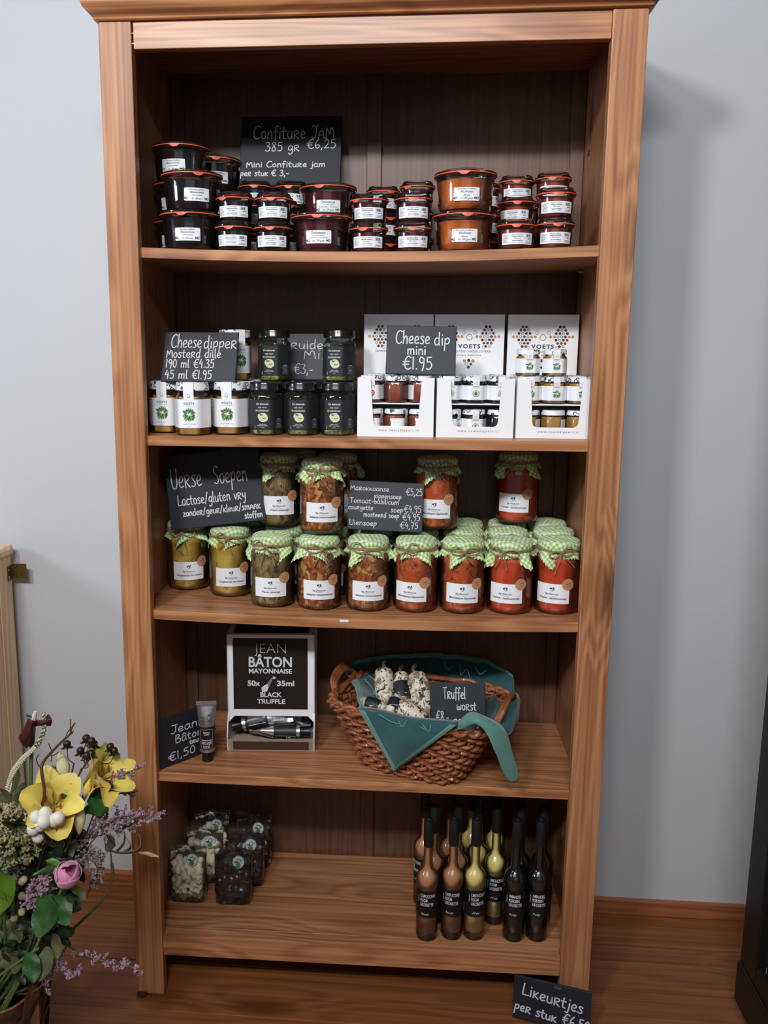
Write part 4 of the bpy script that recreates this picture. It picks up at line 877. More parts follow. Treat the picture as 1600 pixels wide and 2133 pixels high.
def mayo_tube(label, p, q=None, roll=0.0, group=None):
    t = thing('sauce_tube', label, 'tube', p, 0, group)
    if q is not None:
        d = (Vector(q) - Vector(p)).normalized(); t.rotation_mode = 'QUATERNION'
        t.rotation_quaternion = d.to_track_quat('Z', 'Y') @ Matrix.Rotation(roll, 4, 'Z').to_quaternion()
    else: t.rotation_euler = (0, 0, roll)
    for nm, me, sub in tp:
        o = link(nm, me, t)
        if sub: link('lettering', sub, o)
    return t
mayo_tube('silver mayonnaise tube standing on its black cap beside the small chalkboard', (-.3110, .0720, z4), None, .18)
B = Vector((-0.2860, 0.1250, 0.4782)); a_ = .075
box = thing('dispenser_box', 'black and white cardboard dispenser box for truffle mayonnaise tubes', 'box', (-.2800, .1260, z4), a_)
W, D, H = .1790, .140, .2440; T = .0018
def prism_x(pts, x0, x1):
    N = len(pts); g = G(); g.add([(x0, a, b) for a, b in pts] + [(x1, a, b) for a, b in pts], [tuple(range(N)), tuple(range(N, 2 * N))[::-1]] + [(i, (i + 1) % N, (i + 1) % N + N, i + N)[::-1] for i in range(N)]); return g
side = [(0, H), (0, .078), (-.0215, .034), (-.0130, .0), (D, 0), (D, H)]
obj('side_panel', prism_x(side, 0, T), [m_card], box, False); obj('side_panel', prism_x(side, W - T, W), [m_card], box, False)
pf = [(0, .058), (.012, .058), (.012 + .0001, .0585), (.020, .066), (.020, .066)]
outl = [(0, H), (0, .078), (.0, .060), (.012, .076), (W - .012, .076), (W, .060), (W, H)]
outl = [(0, H), (0, .056), (.014, .071), (W - .014, .071), (W, .056), (W, H)]
g = G(); N = len(outl); g.add([(a, 0, b) for a, b in outl] + [(a, T, b) for a, b in outl], [tuple(range(N))[::-1], tuple(range(N, 2 * N))] + [(i, (i + 1) % N, (i + 1) % N + N, i + N) for i in range(N)])
fpn = obj('front_panel', g, m_card, box, False)
obj('back_panel', G().box(0, W, D, D + T, 0, H), m_card, box, False); obj('bottom_panel', G().box(0, W, -.012, D, 0, T), m_card, box, False)
tpn = obj('top_panel', G().box(0, W, 0, D, H, H + T), m_card, box, False)
obj('front_lip', prism_x([(-.0130, .0), (-.0114, .0), (-.0199, .0300), (-.0215, .0300)], T, W - T), m_kcard, box, False)
obj('inner_floor', G().box(T, W - T, -.010, D, .018, .0195), m_kcard, box, False)
obj('lip_print', print_g([('rect', .012, W - .012, .004, .024, 0)], lambda x, z: (x, -.0135 - .0085 * (z / .030) - .0014, z + .001)), mat('brown_print', (74, 52, 42), .6), box, False)
mfp = lambda x, z: (x, -.0006, z); mfq = lambda x, z: (x, -.0011, z)
obj('printed_panel', print_g([('rect', .0125, W - .0145, .086, .2385, 0)], mfp), m_boxbk, fpn, False)
cx = W / 2 - .001
it = [('JEAN', cx, .2070, .0215, dict(width=.064, weight=-.022)), ('BÂTON', cx, .1780, .0215, dict(width=.088, weight=.022)), ('MAYONNAISE', cx, .1640, .0100, dict(width=.088, weight=.03)), ('50x', cx - .0340, .1370, .0115, dict(width=.026, weight=.03)), ('35ml', cx + .0310, .1370, .0115, dict(width=.035, weight=.03)),
      ('BLACK', cx + .0010, .1130, .0100, dict(width=.044, weight=.03)), ('TRUFFLE', cx + .0010, .0985, .0100, dict(width=.058, weight=.03)), ('disc', cx + .0075, .1545, .0030, 0), ('leaf', cx - .014, .1230, .040, .0085, 1.05, 1), ('leaf', cx - .0170, .1225, .022, .014, 1.0, 0)]
obj('lettering', print_g(it, mfq), [m_chalk, m_gink], fpn, False)
mft = lambda x, y: (x, y, H + T + .0006)
obj('printed_top', print_g([('rect', .0125, W - .0125, .010, D - .008, 0)], mft), m_boxbk, tpn, False)
obj('lettering', print_g([('TRUFFLE', cx, .022, .0100, dict(width=.058, weight=.03)), ('BLACK', cx, .038, .0100, dict(width=.044, weight=.03))], lambda x, y: (x, y, H + T + .0010)), m_gink, tpn, False)
GT = 'sauce tubes lying in the dispenser box'
MB = Matrix.Translation((-.2800, .1260, z4)) @ Matrix.Rotation(a_, 4, 'Z')
for lb, p_, q_, rl in (('sauce tube lying slanted across the front of the dispenser box, back print showing', (.008, .004, .046), (.132, .018, .072), .9), ('sauce tube lying flat along the box lip, black cap toward the basket', (.170, .000, .0380), (.046, -.002, .0370), .6),
        ('sauce tube deep in the box end nearest the small chalkboard', (.050, .085, .038), (.022, .040, .120), 3.0), ('sauce tube deep in the middle of the box pointing up', (.098, .088, .038), (.078, .055, .140), 2.6), ('sauce tube deep in the box leaning toward the basket', (.122, .050, .040), (.150, .066, .150), 3.4),
        ('sauce tube standing upright in the box corner nearest the basket', (.160, .040, .040), (.160, .072, .150), 3.3), ('sauce tube crossing behind the slanted one, pale print showing', (.024, .048, .052), (.130, .060, .100), .9), ('sauce tube tilted down behind the lip in the middle of the box', (.052, .046, .080), (.160, .046, .042), .9)):
    mayo_tube(lb, MB @ Vector(p_), MB @ Vector(q_), rl, GT)
board('small slate board with chalk tube price, turned beside the standing tube', (-.3930, .0215, z4 + .0003), (-.3060, .1180, z4 + .0003), (-.3930, .0215, z4 + .1042),
      [('Jean', .20, .63, .17, .49), ('Bâton', .27, .42, .16, .50), ('tRuffel', .52, .30, .09, .36, 0, .0024), ('E1,50', .14, .10, .16, .50)], pen=.0020)

# ------------------------------------------------------------------ wicker basket with towel and sausages
bk = thing('wicker_basket', 'brown wicker basket lined with a teal towel, overhanging the shelf edge', 'basket', (.112, .107, z4), -.363)
def ring_pt(t, f, off=0.0):
    """t angle 0..2pi, f height fraction"""
    a = .102 + (.168 - .102) * f + off; b = .078 + (.1175 - .078) * f + off; p = 2 / 4.2
    c, s_ = cos(t), sin(t); return Vector((a * abs(c) ** p * (1 if c > 0 else -1) - .005 * f, b * abs(s_) ** p * (1 if s_ > 0 else -1) + .0216 * f, .004 + .116 * f))
def arc_ts(n, f=.5):
    M = 720; P = [ring_pt(2 * pi * i / M, f) for i in range(M + 1)]; L = [0]
    for i in range(M): L.append(L[-1] + (P[i + 1] - P[i]).length)
    out = []; j = 0
    for k in range(n):
        d = L[-1] * k / n
        while L[j + 1] < d: j += 1
        out.append(2 * pi * (j + (d - L[j]) / max(1e-9, L[j + 1] - L[j])) / M)
    return out
NS = 46; TS = arc_ts(NS); NSUB = 4
NL = 15
for lv in range(NL):
    f = (lv + .5) / NL * .97; pts = []
    for k in range(NS):
        t0, t1 = TS[k], TS[(k + 1) % NS] + (2 * pi if k == NS - 1 else 0)
        for s_ in range(NSUB):
            u = s_ / NSUB; ph = (k + lv + u) * pi; rj = random.Random(lv * 77 + k)
            p = ring_pt(t0 + (t1 - t0) * u, f, .0042 * cos(ph)); p.z += .0022 * sin(ph * .5) + rj.uniform(-.0006, .0006); pts.append(p)
    pts.append(pts[0]); obj('woven_strand', G().tube(pts, .0037, 6, cap=False), m_wick, bk)
for k in range(NS): obj('stake', G().tube([ring_pt(TS[k], f) for f in (0, .33, .66, 1.0)], .0026, 6), m_wick, bk)
for q, (dr, dz) in enumerate(((.004, .0), (-.003, .003), (.001, .007))):
    obj('rim_braid', G().tube([ring_pt(2 * pi * i / 160, 1.0, dr + .003 * cos(i * 2 * pi * 24 / 160 + q * 2.1)) + Vector((0, 0, dz + .003 * sin(i * 2 * pi * 24 / 160 + q * 2.1))) for i in range(161)], .0048, 8, cap=False), m_wick, bk)
g = G(); g.add([tuple(ring_pt(2 * pi * i / 60, .02, -.002)) for i in range(60)], [tuple(range(60))]); obj('basket_bottom', g, m_wick, bk, False)
for sg in (-1, 1):
    for q in range(3):
        P = [(sg * (.163 + .004 * q) - .005, -.050 + .0216, .122), (sg * (.172 + .004 * q) - .005, -.040 + .0216, .140 + .004 * q), (sg * (.174 + .004 * q) - .005, .0216, .152 + .004 * q), (sg * (.172 + .004 * q) - .005, .040 + .0216, .140 + .004 * q), (sg * (.163 + .004 * q) - .005, .050 + .0216, .122)]
        obj('handle_strand', G().tube(smoothpath(P, 6), .0042, 7), m_wick, bk)
def surf(ctrl, k=5, m=0, border=None, wob=0.0, seed=0):
    rows = [smoothpath(r, k) for r in ctrl]; cols = list(zip(*rows)); cols = [smoothpath(c, k) for c in cols]; rows = list(zip(*cols)); rows = [list(r) for r in rows]
    if wob:
        for i, r in enumerate(rows):
            for j, p in enumerate(r):
                d = mnoise.noise_vector(Vector((p[0] * 28 + seed, p[1] * 28, p[2] * 28))); rows[i][j] = p + Vector((d.x, d.y, d.z)) * wob
    g = G().grid([[tuple(p) for p in r] for r in rows], m)
    if border:
        nr, nc = len(rows), len(rows[0]); idx = 0
        for i in range(nr - 1):
            for j in range(nc - 1):
                if ('l' in border and j < 2) or ('r' in border and j > nc - 4) or ('t' in border and i < 2) or ('b' in border and i > nr - 4): g.m[idx] = 1
                idx += 1
    return g
tw = thing('kitchen_towel', 'teal kitchen towel with pale hem draped inside and over the basket', 'towel', (0, 0, 0))
def lerpv(a, b, t): return Vector(a) + (Vector(b) - Vector(a)) * t
# pointed corner hanging over the front
Lp, Rp, Tp = Vector((-0.0043, 0.0400, 0.6141)), Vector((0.1784, -0.0360, 0.6248)), Vector((0.0653, 0.0120, 0.5052))
rows = []; mts = []
for i in range(16):
    s_ = (i / 14 if i < 14 else .955 + .045 * (i - 14)) if i != 13 else .91; a = lerpv(Lp, Tp, s_); b = lerpv(Rp, Tp, s_); wd = max(1e-4, (b - a).length); h_ = min(.499, .0125 / wd); row = []
    for t in [0, h_] + [h_ + (1 - 2 * h_) * q / 14 for q in range(1, 14)] + [1 - h_, 1]:
        p = lerpv(a, b, t); p.y -= .010 * sin(pi * s_) * sin(pi * t) - .003 * sin(t * 9) * (1 - s_); p.z -= .004 * sin(pi * t) * (1 - s_)
        row.append(tuple(p))
    rows.append(row)
g = G().grid(rows); nc = len(rows[0]) - 1
for i in range(15):
    for j in range(nc):
        if j == 0 or j == nc - 1: g.m[i * nc + j] = 1
g.grid([rows[0], [(r[0] + .010, r[1] + .026, r[2] - .004) for r in rows[0]], [(r[0] + .022, r[1] + .055, r[2] - .045) for r in rows[0]]])
o = obj('front_corner', g, [m_teal, m_hem], tw, True, 60); so = o.modifiers.new('thick', 'SOLIDIFY'); so.thickness = .0016
def strokes3d(paths, r, off=(0, -.0022, 0)):
    g = G()
    for P in paths: g.tube([Vector(p) + Vector(off) for p in smoothpath(P, 5)], r, 5)
    return g
obj('printed_line', strokes3d([[(0.0354, 0.0150, 0.6191), (0.0556, 0.0100, 0.6088), (0.0719, 0.0040, 0.6065)], [(0.0792, 0.0040, 0.6010), (0.0952, -0.0020, 0.6102), (0.1059, -0.0060, 0.6106), (0.1166, -0.0100, 0.6073), (0.1255, -0.0120, 0.6029)], [(0.0718, 0.0060, 0.6132), (0.0792, 0.0020, 0.6020), (0.0879, 0.0000, 0.6166)], [(0.1164, -0.0100, 0.6148), (0.1282, -0.0140, 0.6021), (0.1323, -0.0140, 0.6155)]], .0008, (0, -.004, .0)), m_tpat, tw)
# lining and the back flap
ctrl = [[(-0.0562, 0.2620, 0.6051), (-0.0196, 0.2800, 0.6262), (0.0771, 0.2900, 0.6370), (0.1713, 0.2850, 0.6422), (0.2534, 0.2700, 0.6376), (0.3049, 0.2150, 0.6284)],
        [(-0.0436, 0.2350, 0.6031), (0.0101, 0.2620, 0.6010), (0.0832, 0.2700, 0.6028), (0.1714, 0.2620, 0.6070), (0.2544, 0.2450, 0.6060), (0.3106, 0.1900, 0.6114)],
        [(-0.0225, 0.1700, 0.6045), (0.0303, 0.2050, 0.5814), (0.0893, 0.2150, 0.5687), (0.1699, 0.2000, 0.5719), (0.2459, 0.1800, 0.5794), (0.3017, 0.1400, 0.5907)],
        [(-0.0051, 0.0520, 0.6088), (0.0377, 0.0900, 0.5735), (0.0903, 0.1050, 0.5515), (0.1564, 0.0850, 0.5587), (0.2154, 0.0600, 0.5651), (0.2702, 0.0600, 0.5754)]]
g = surf(ctrl, 6, 0, 'tl', .006, 3); o = obj('lining', g, [m_teal, m_hem], tw, True, 60); so = o.modifiers.new('thick', 'SOLIDIFY'); so.thickness = .0016
obj('printed_line', strokes3d([[(-0.0023, 0.2000, 0.6143), (0.0140, 0.1800, 0.6039), (0.0308, 0.1400, 0.5900)], [(0.0052, 0.2100, 0.6181), (0.0231, 0.2000, 0.6067), (0.0176, 0.1700, 0.5924)], [(0.1654, 0.2620, 0.6363), (0.1725, 0.2500, 0.6227), (0.1856, 0.2500, 0.6318)], [(0.1988, 0.2500, 0.6366), (0.2009, 0.2400, 0.6147), (0.2127, 0.2400, 0.6280), (0.2208, 0.2300, 0.6075)], [(0.2308, 0.2400, 0.6330), (0.2405, 0.2300, 0.6222), (0.2523, 0.2300, 0.6312)]], .0009, (0, -.006, 0)), m_tpat, tw)
ctrl = [[(0.2531, 0.0300, 0.5887), (0.2678, 0.0750, 0.6059), (0.2895, 0.1250, 0.6151), (0.3078, 0.1650, 0.6071)], [(0.2565, 0.0100, 0.5906), (0.2755, 0.0450, 0.6080), (0.2972, 0.0950, 0.6182), (0.3118, 0.1500, 0.6074)], [(0.2648, 0.0040, 0.5900), (0.2834, 0.0320, 0.6007), (0.3024, 0.0800, 0.6071), (0.3138, 0.1400, 0.5994)], [(0.2709, 0.0100, 0.5836), (0.2862, 0.0360, 0.5854), (0.3029, 0.0850, 0.5850), (0.3130, 0.1500, 0.5765)]]
o = obj('side_fold', surf(ctrl, 5, 0, 'b', .002, 8), [m_teal, m_hem], tw, True, 60); so = o.modifiers.new('thick', 'SOLIDIFY'); so.thickness = .0016
ctrl = [[(0.1763, -0.0200, 0.6051), (0.1877, -0.0300, 0.6140), (0.2078, -0.0200, 0.6027)], [(0.1868, -0.0340, 0.6381), (0.2017, -0.0460, 0.6332), (0.2204, -0.0300, 0.6229)], [(0.2005, -0.0300, 0.6480), (0.2159, -0.0560, 0.6457), (0.2283, -0.0580, 0.6253)], [(0.2205, -0.0200, 0.6425), (0.2404, -0.0500, 0.6385), (0.2402, -0.0640, 0.6068)],
        [(0.2534, -0.0100, 0.6226), (0.2621, -0.0460, 0.6156), (0.2482, -0.0600, 0.5832)], [(0.2718, -0.0080, 0.6017), (0.2778, -0.0400, 0.5801), (0.2586, -0.0520, 0.5537)], [(0.2835, -0.0100, 0.5654), (0.2864, -0.0360, 0.5467), (0.2706, -0.0440, 0.5314)], [(0.2940, -0.0140, 0.5318), (0.2925, -0.0300, 0.5212), (0.2803, -0.0380, 0.5211)]]
o = obj('hanging_corner', surf(ctrl, 5, 0, None, .003, 5), [m_hem], tw, True, 60); so = o.modifiers.new('thick', 'SOLIDIFY'); so.thickness = .0018
def sausage(label, P, r, band, knot=True):
    t = thing('sausage', label, 'sausage', P[0]); base = Vector(P[0]); pts = [Vector(p) - base for p in smoothpath(P, 6)]; n = len(pts)
    rr = [r * (1 - abs(2 * i / (n - 1) - 1) ** 3.2) ** .5 + .0016 for i in range(n)]
    obj('casing', G().tube(pts, rr, 20), m_saus, t)
    if band is not None:
        i = int(band * (n - 1)); a, b = pts[max(0, i - 2)], pts[min(n - 1, i + 2)]
        bnd = obj('paper_band', G().tube([a, pts[i], b], [rr[max(0, i - 2)] + .0008, rr[i] + .0009, rr[min(n - 1, i + 2)] + .0008], 20, cap=False), m_lab_bk, t)
        c = (a + b) / 2; q = G()
        for k in range(5): q.box(c.x - .009, c.x + .009 - .003 * (k % 2), c.y - rr[i] - .0016, c.y - rr[i] - .0011, c.z - .006 + k * .003, c.z - .0048 + k * .003)
        obj('printed_lines', q, m_chalk, bnd, False)
    if knot: obj('tied_end', G().tube([pts[0], pts[0] + Vector((-.003, 0, .010)), pts[0] + Vector((.004, -.004, .014))], [.004, .0025, .005], 8), m_alu, t)
    return t
sausage('speckled sausage standing in the basket nearest the teal lining edge', [(0.0380, 0.1950, 0.6433), (0.0400, 0.1800, 0.6049), (0.0524, 0.1500, 0.5678)], .0195, None)
sausage('large speckled sausage standing in the basket beside the small chalkboard', [(0.1002, 0.1900, 0.6370), (0.1148, 0.1700, 0.5963), (0.1286, 0.1200, 0.5617)], .0235, None)
sausage('speckled sausage in the middle of the bunch wrapped with a black band', [(0.0732, 0.2050, 0.6279), (0.0771, 0.1700, 0.6000), (0.0820, 0.1400, 0.5651)], .0170, .55)
sausage('speckled sausage lying across the front of the bunch', [(0.0556, 0.1200, 0.5976), (0.0849, 0.0950, 0.5915), (0.1297, 0.0850, 0.5696)], .0190, None, False)
sausage('short sausage with dark printed band lying at the basket front', [(-0.0053, 0.1200, 0.5921), (0.0208, 0.1000, 0.5988), (0.0537, 0.0900, 0.5843)], .0125, .5, False)
sausage('short dark banded sausage leaning on the front of the bunch', [(0.0660, 0.1200, 0.6123), (0.0628, 0.0950, 0.6027), (0.0502, 0.0800, 0.5846)], .0115, .5, False)
board('small slate board with chalk sausage price, standing in the basket', (0.1350, 0.0950, 0.5531), (0.2430, 0.0800, 0.5608), (0.1420, 0.1180, 0.6435),
      [('TRuffel', .24, .66, .24, .41), ('woRst', .48, .43, .19, .36), ('E8,-', .10, .18, .22, .24), ('peR', .42, .14, .17, .25)], pen=.0016)

# ------------------------------------------------------------------ bottom shelf: chocolate bags, liqueur bottles
def blob(seed, r=1.0):
    bm = bmesh.new(); bmesh.ops.create_icosphere(bm, subdivisions=2, radius=r); rnd = Vector((seed * 3.7, seed * 1.3, seed))
    for v in bm.verts: v.co += v.co.normalized() * .42 * r * mnoise.noise(v.co * 1.7 / r + rnd)
    g = G(); g.v = [tuple(v.co) for v in bm.verts]; g.f = [tuple(v.index for v in f.verts) for f in bm.faces]; g.m = [0] * len(g.f); bm.free(); return g
chunks = {'white': [blob(s).mesh('chocolate_piece', m_whch, True, 60) for s in range(4)], 'dark': [blob(s + 9).mesh('chocolate_piece', m_dkch, True, 40) for s in range(4)]}
def pouch_geo():
    rows = []; n = 40
    for z, a, b, e in ((.0, .034, .018, .5), (.003, .038, .022, .5), (.03, .0395, .023, .5), (.07, .040, .021, .55), (.095, .0405, .012, .7), (.110, .041, .003, .9), (.121, .0412, .0008, 1), (.1245, .0412, .0006, 1)):
        row = []
        for k in range(n):
            t = 2 * pi * k / n; c, s_ = cos(t), sin(t); w = 1 + .03 * sin(9 * t + z * 120)
            row.append((a * abs(c) ** e * (1 if c > 0 else -1), b * w * abs(s_) ** e * (1 if s_ > 0 else -1) , z))
        rows.append(row)
    g = G().grid(rows, 0, True); g.f.append(tuple(range(n))[::-1]); g.m.append(0); return g
me_pouch = pouch_geo().mesh('cellophane_bag', m_film, True, 70)
def choc_bag(kind, x, y, rz, label, seed, tilt=0.0, sticker=True):
    z = SZ(5, x) + .0004; t = thing('chocolate_bag', label, 'bag', (x, y, z), rz, 'cellophane bags of chocolate', tilt)
    link('cellophane_bag', me_pouch, t); rnd = random.Random(seed)
    for lv in range(9):
        for k in range(6):
            s_ = rnd.uniform(.0078, .0112); px_ = -.0275 + .011 * k + rnd.uniform(-.003, .003); py_ = rnd.choice((-1, 0, 1)) * .007 - .004 if k % 2 else rnd.uniform(-.011, .008); pz_ = .0085 + lv * .0098 + rnd.uniform(-.002, .002)
            if lv > 6 and rnd.random() < .35: continue
            py_ = max(-.0118, min(.012, py_)) * (1 if lv < 7 else .6)
            o = link('chocolate_piece', chunks[kind][rnd.randrange(4)], t, (px_, py_, pz_)); o.scale = (s_ * rnd.uniform(.8, 1.25), s_ * .8, s_); o.rotation_euler = (rnd.uniform(0, 6), rnd.uniform(0, 6), rnd.uniform(0, 6))
    if sticker:
        sx_, sz_ = (.012, .094); mfs = lambda a, b: (a, -.0175 + (b - .07) * .24, b)
        n = 22; d = G(); d.add([mfs(sx_ + .0128 * cos(2 * pi * k / n), sz_ + .0128 * sin(2 * pi * k / n)) for k in range(n)], [tuple(range(n))])
        st = obj('round_sticker', d, m_glight, t, False)
        mg = lambda a, b: (a, -.0180 + (b - .07) * .24, b)
        obj('printed_emblem', print_g([('disc', sx_, sz_ - .0062, .0052, 1), ('ring', sx_ + .001, sz_ + .0030, .0046, .0014, 10, 0), ('leaf', sx_ - .009, sz_ + .001, .008, .003, -.2, 0), ('leaf', sx_ + .006, sz_ + .001, .007, .002, 1.0, 2), ('ring', sx_, sz_, .0124, .0006, 22, 2)], mg), [m_ink, m_green, m_gink], st, False)
    return t
choc_bag('white', -.3740, .128, -.02, 'clear bag of white chocolate pieces at the front, against the bookcase end', 1, -.03)
choc_bag('white', -.3530, .196, .10, 'clear bag of white chocolate pieces behind the front white bag', 2, -.03)
choc_bag('dark', -.2745, .128, .05, 'clear bag of dark chocolate pieces at the front', 3, -.02)
choc_bag('dark', -.2600, .192, .0, 'clear bag of dark chocolate behind the front dark bag', 4, -.03)
choc_bag('white', -.3540, .268, .05, 'clear bag of white chocolate at the back of the shelf in shade', 5, -.0)
choc_bag('dark', -.2550, .262, -.05, 'clear bag of dark chocolate at the back, its sticker highest of all', 6, -.0)
bot_prof = [(.013, .004), (.0185, .001), (.0205, .0025), (.0215, .008), (.0217, .050), (.0217, .112), (.0222, .118), (.0226, .126), (.0215, .135), (.0180, .1425), (.0125, .1480), (.0098, .1530), (.0088, .162), (.0086, .205)]
rb = lerp_prof(bot_prof[3:])
me_bot = G().lathe(bot_prof, 36, cap1=False).mesh('bottle_glass', m_glass)
liq = [(.0150, .0165), (.0195, .0175), (.0204, .022), (.0206, .05), (.0206, .112), (.0211, .118), (.0215, .126), (.0204, .1345), (.0170, .1415), (.0115, .1468), (.0088, .152), (.0078, .162), (.0076, .2000)]
gliq = G().lathe(liq, 32); me_liq = {k_: gliq.mesh('liqueur', m) for k_, m in M_LIQ.items()}
me_cap = G().lathe([(.0098, .1985), (.0100, .2000), (.0100, .2515), (.0094, .2530), (.0001, .2530)], 24).mesh('shrink_cap', mat('matt_black_cap', (18, 18, 19), .5))
me_capmark = print_g([('ring', 0, 0, .0034, .0005, 4, 0)], lambda x, z: (x, z - .001, .2533)).mesh('cap_emblem', m_gink, False)
mfb = lambda l: (lambda x, z: ((rb(z) + l) * sin(x / .0217), -(rb(z) + l) * cos(x / .0217), z))
me_bl = G().grid([[mfb(.0004)(-.058 + .092 * i / 28, z) for i in range(29)] for z in (.0540, .080, .1105)]).mesh('paper_label', mat('black_bottle_label', (14, 13, 13), .5))
BT = {'coffee': ('CAPPUCCINO', 'ROOM', 'LIKORETTE', 'Smooth'), 'lemon': ('LIMONCELLO', 'ROOM', 'LIKORETTE', 'Fris'), 'cherry': ('AMANDEL', 'KERSEN', 'LIKORETTE', 'fruity')}
me_bt = {}
for k_, (a, b, c, d) in BT.items():
    cw = dict(weight=.018, left=True)
    it = [(a, -.0130, .0985, .0068, dict(width=.0285 if len(a) > 7 else .0235, **cw)), (b, -.0130, .0893, .0068, dict(width=.0135 if b == 'ROOM' else .0205, **cw)), (c, -.0130, .0801, .0068, dict(width=.0255, **cw)), ('Likorette', -.0165, .0940, .0026, dict(width=.014, rot=pi / 2)), (d, -.004, .0605, .0052, dict(width=.015, shear=.5)),
          ('Scan & check', -.030, .0700, .0030, dict(width=.018, rot=pi / 2)), ('www.likorette', -.036, .0740, .0026, dict(width=.022, rot=pi / 2))]
    for q in range(6): it.append(('rect', -.044, -.039, .060 + q * .0022, .0610 + q * .0022, 0))
    me_bt[k_] = print_g(it, mfb(.0009)).mesh('lettering', m_chalk, False)
def bottle(kind, x, y, rz, label):
    t = thing('liqueur_bottle', label, 'bottle', (x, y, SZ(5, x) + .0004), VA(x) + rz, 'small liqueur bottles on the bottom shelf')
    link('bottle_glass', me_bot, t); link('liqueur', me_liq[kind], t); c = link('shrink_cap', me_cap, t); link('cap_emblem', me_capmark, c); l = link('paper_label', me_bl, t); link('lettering', me_bt[kind], l); return t
DK = {'coffee': 'brown coffee cream', 'lemon': 'yellow lemon cream', 'cherry': 'dark cherry'}
for kind, x, y, rz, pos in (('coffee', .1350, .0450, 0, 'front row, end of the row away from the post'), ('coffee', .1850, .0525, -.05, 'front row, beside the yellow bottle'), ('lemon', .2290, .0550, .35, 'front row, between brown and dark bottles'), ('lemon', .2740, .1050, .15, 'set back beside the front yellow one'),
        ('cherry', .3080, .0560, .12, 'front row, beside the yellow bottles'), ('cherry', .3545, .0600, .15, 'front row, closest to the post')):
    bottle(kind, x, y, rz, '%s liqueur bottle, %s' % (DK[kind], pos))
for kind, x, y, rz, pos in (('coffee', .1480, .0960, -1.3, 'just behind the end brown bottle'), ('coffee', .1300, .1500, -1.0, 'far behind the end brown bottle'), ('coffee', .1960, .1020, -1.2, 'just behind the second brown bottle'), ('coffee', .1830, .1500, -1.2, 'far behind the second brown bottle'),
        ('lemon', .2400, .1350, 1.9, 'directly behind the front yellow bottle'), ('lemon', .2290, .1850, 1.9, 'far behind the front yellow bottle'), ('lemon', .2800, .1880, 1.9, 'far behind the set-back yellow bottle'),
        ('cherry', .3230, .1100, 2.0, 'behind the first dark bottle'), ('cherry', .3690, .1120, 2.0, 'behind the dark bottle at the post')):
    bottle(kind, x, y, rz, '%s liqueur bottle, %s' % (DK[kind], pos))
sg_, u_, v_, n_, W_, H_ = board('dark slate board with chalk liqueur prices, leaning on the bookcase foot at the floor', (.3060, .0010, .0005), (.4480, -.0345, .0005), (.3085, .0035, .0925),
      [('LikeuRtjes', .11, .60, .27, .80, -.10), ('peR stuk', .02, .22, .22, .56, -.10), ('E6,50', .64, .16, .24, .36, -.12)], pen=.0026)
g = G(); n = 14; o_ = Vector((0, 0, 0)); cc = u_ * (.57 * W_) + v_ * (.935 * H_)
g.add([tuple(cc + u_ * .0085 * cos(2 * pi * k / n) + v_ * .0030 * sin(2 * pi * k / n) + n_ * .0004) for k in range(n)], [tuple(range(n))]); obj('worn_spot', g, mat('pale_slate_wear', (66, 76, 72), .7), sg_, False)
# ------------------------------------------------------------------ pale cabinet, glass door fridge
cb = thing('side_cabinet', 'pale pine cabinet end with a brass bracket beside the white wall', 'cabinet', (0, 0, 0))
obj('side_panel', G().box(-1.40, -.824, -.45, .318, .02, .832), w_pale, cb, False, bevel=.002)
obj('corner_post', G().box(-.8238, -.8205, .262, .3185, .0, .8315), w_pale, cb, False, bevel=.001)
obj('corner_post', G().box(-.8238, -.8205, -.45, -.38, .0, .8315), w_pale, cb, False, bevel=.001)
prf = [(-.822, .832), (-.8165, .834), (-.8150, .838), (-.8150, .848), (-.8180, .8545), (-.822, .8555)]
g = G().grid([[(a, -.46, b), (a, .322, b)] for a, b in prf] + [[(-1.41, -.46, .8555), (-1.41, .322, .8555)]]); g.add([(a, .322, b) for a, b in prf] + [(-1.41, .322, .8555), (-1.41, .322, .832)], [tuple(range(8))]); obj('cabinet_top', g, w_pale, cb, False)
br = obj('corner_bracket', G().box(-.8180, -.7850, .3190, .3205, .7765, .8110).box(-.8202, -.8184, .298, .3205, .7745, .8085), m_brass, cb, False, bevel=.003)
for yy, zz in ((.304, .783), (.304, .799)): obj('screw_head', G().lathe([(.0028, 0), (.0026, .0008), (.0001, .0012)], 12).xf(Matrix.Translation((-.8184, yy, zz)) @ Matrix.Rotation(pi / 2, 4, 'Y')), mat('steel', (190, 190, 184), .3, metal=.9), br)
for xx, zz in ((-.807, .805), (-.797, .786)): obj('screw_hole', G().lathe([(.0016, 0), (.0001, .0003)], 10).xf(Matrix.Translation((xx, .3189, zz)) @ Matrix.Rotation(pi / 2, 4, 'X')), m_black, br)
fr = thing('display_fridge', 'black framed glass display fridge standing beside the white wall', 'fridge', (0, 0, 0))
mbk = mat('black_powder_coat', (14, 14, 13), .4)
obj('base_plinth', G().box(.7455, 1.25, -.62, .055, .030, .118), mbk, fr, False, bevel=.003)
obj('frame_post', G().box(.7490, .800, -.020, .050, .1185, 1.90), mbk, fr, False, bevel=.002)
obj('frame_post', G().box(.7490, .800, -.62, -.55, .1185, 1.90), mbk, fr, False, bevel=.002)
obj('bottom_rail', G().box(.7492, .798, -.549, -.021, .1187, .160), mbk, fr, False, bevel=.002); obj('top_panel', G().box(.7492, 1.25, -.62, .05, 1.9005, 1.96), mbk, fr, False, bevel=.002)
obj('side_glass', G().box(.760, .764, -.549, -.021, .161, 1.899), m_glass, fr, False)
obj('inner_wall', G().box(.800, 1.24, -.60, .040, .119, .140).box(.80, 1.24, .02, .04, .14, 1.89), mat('cooler_liner', (200, 214, 208), .4), fr, False)
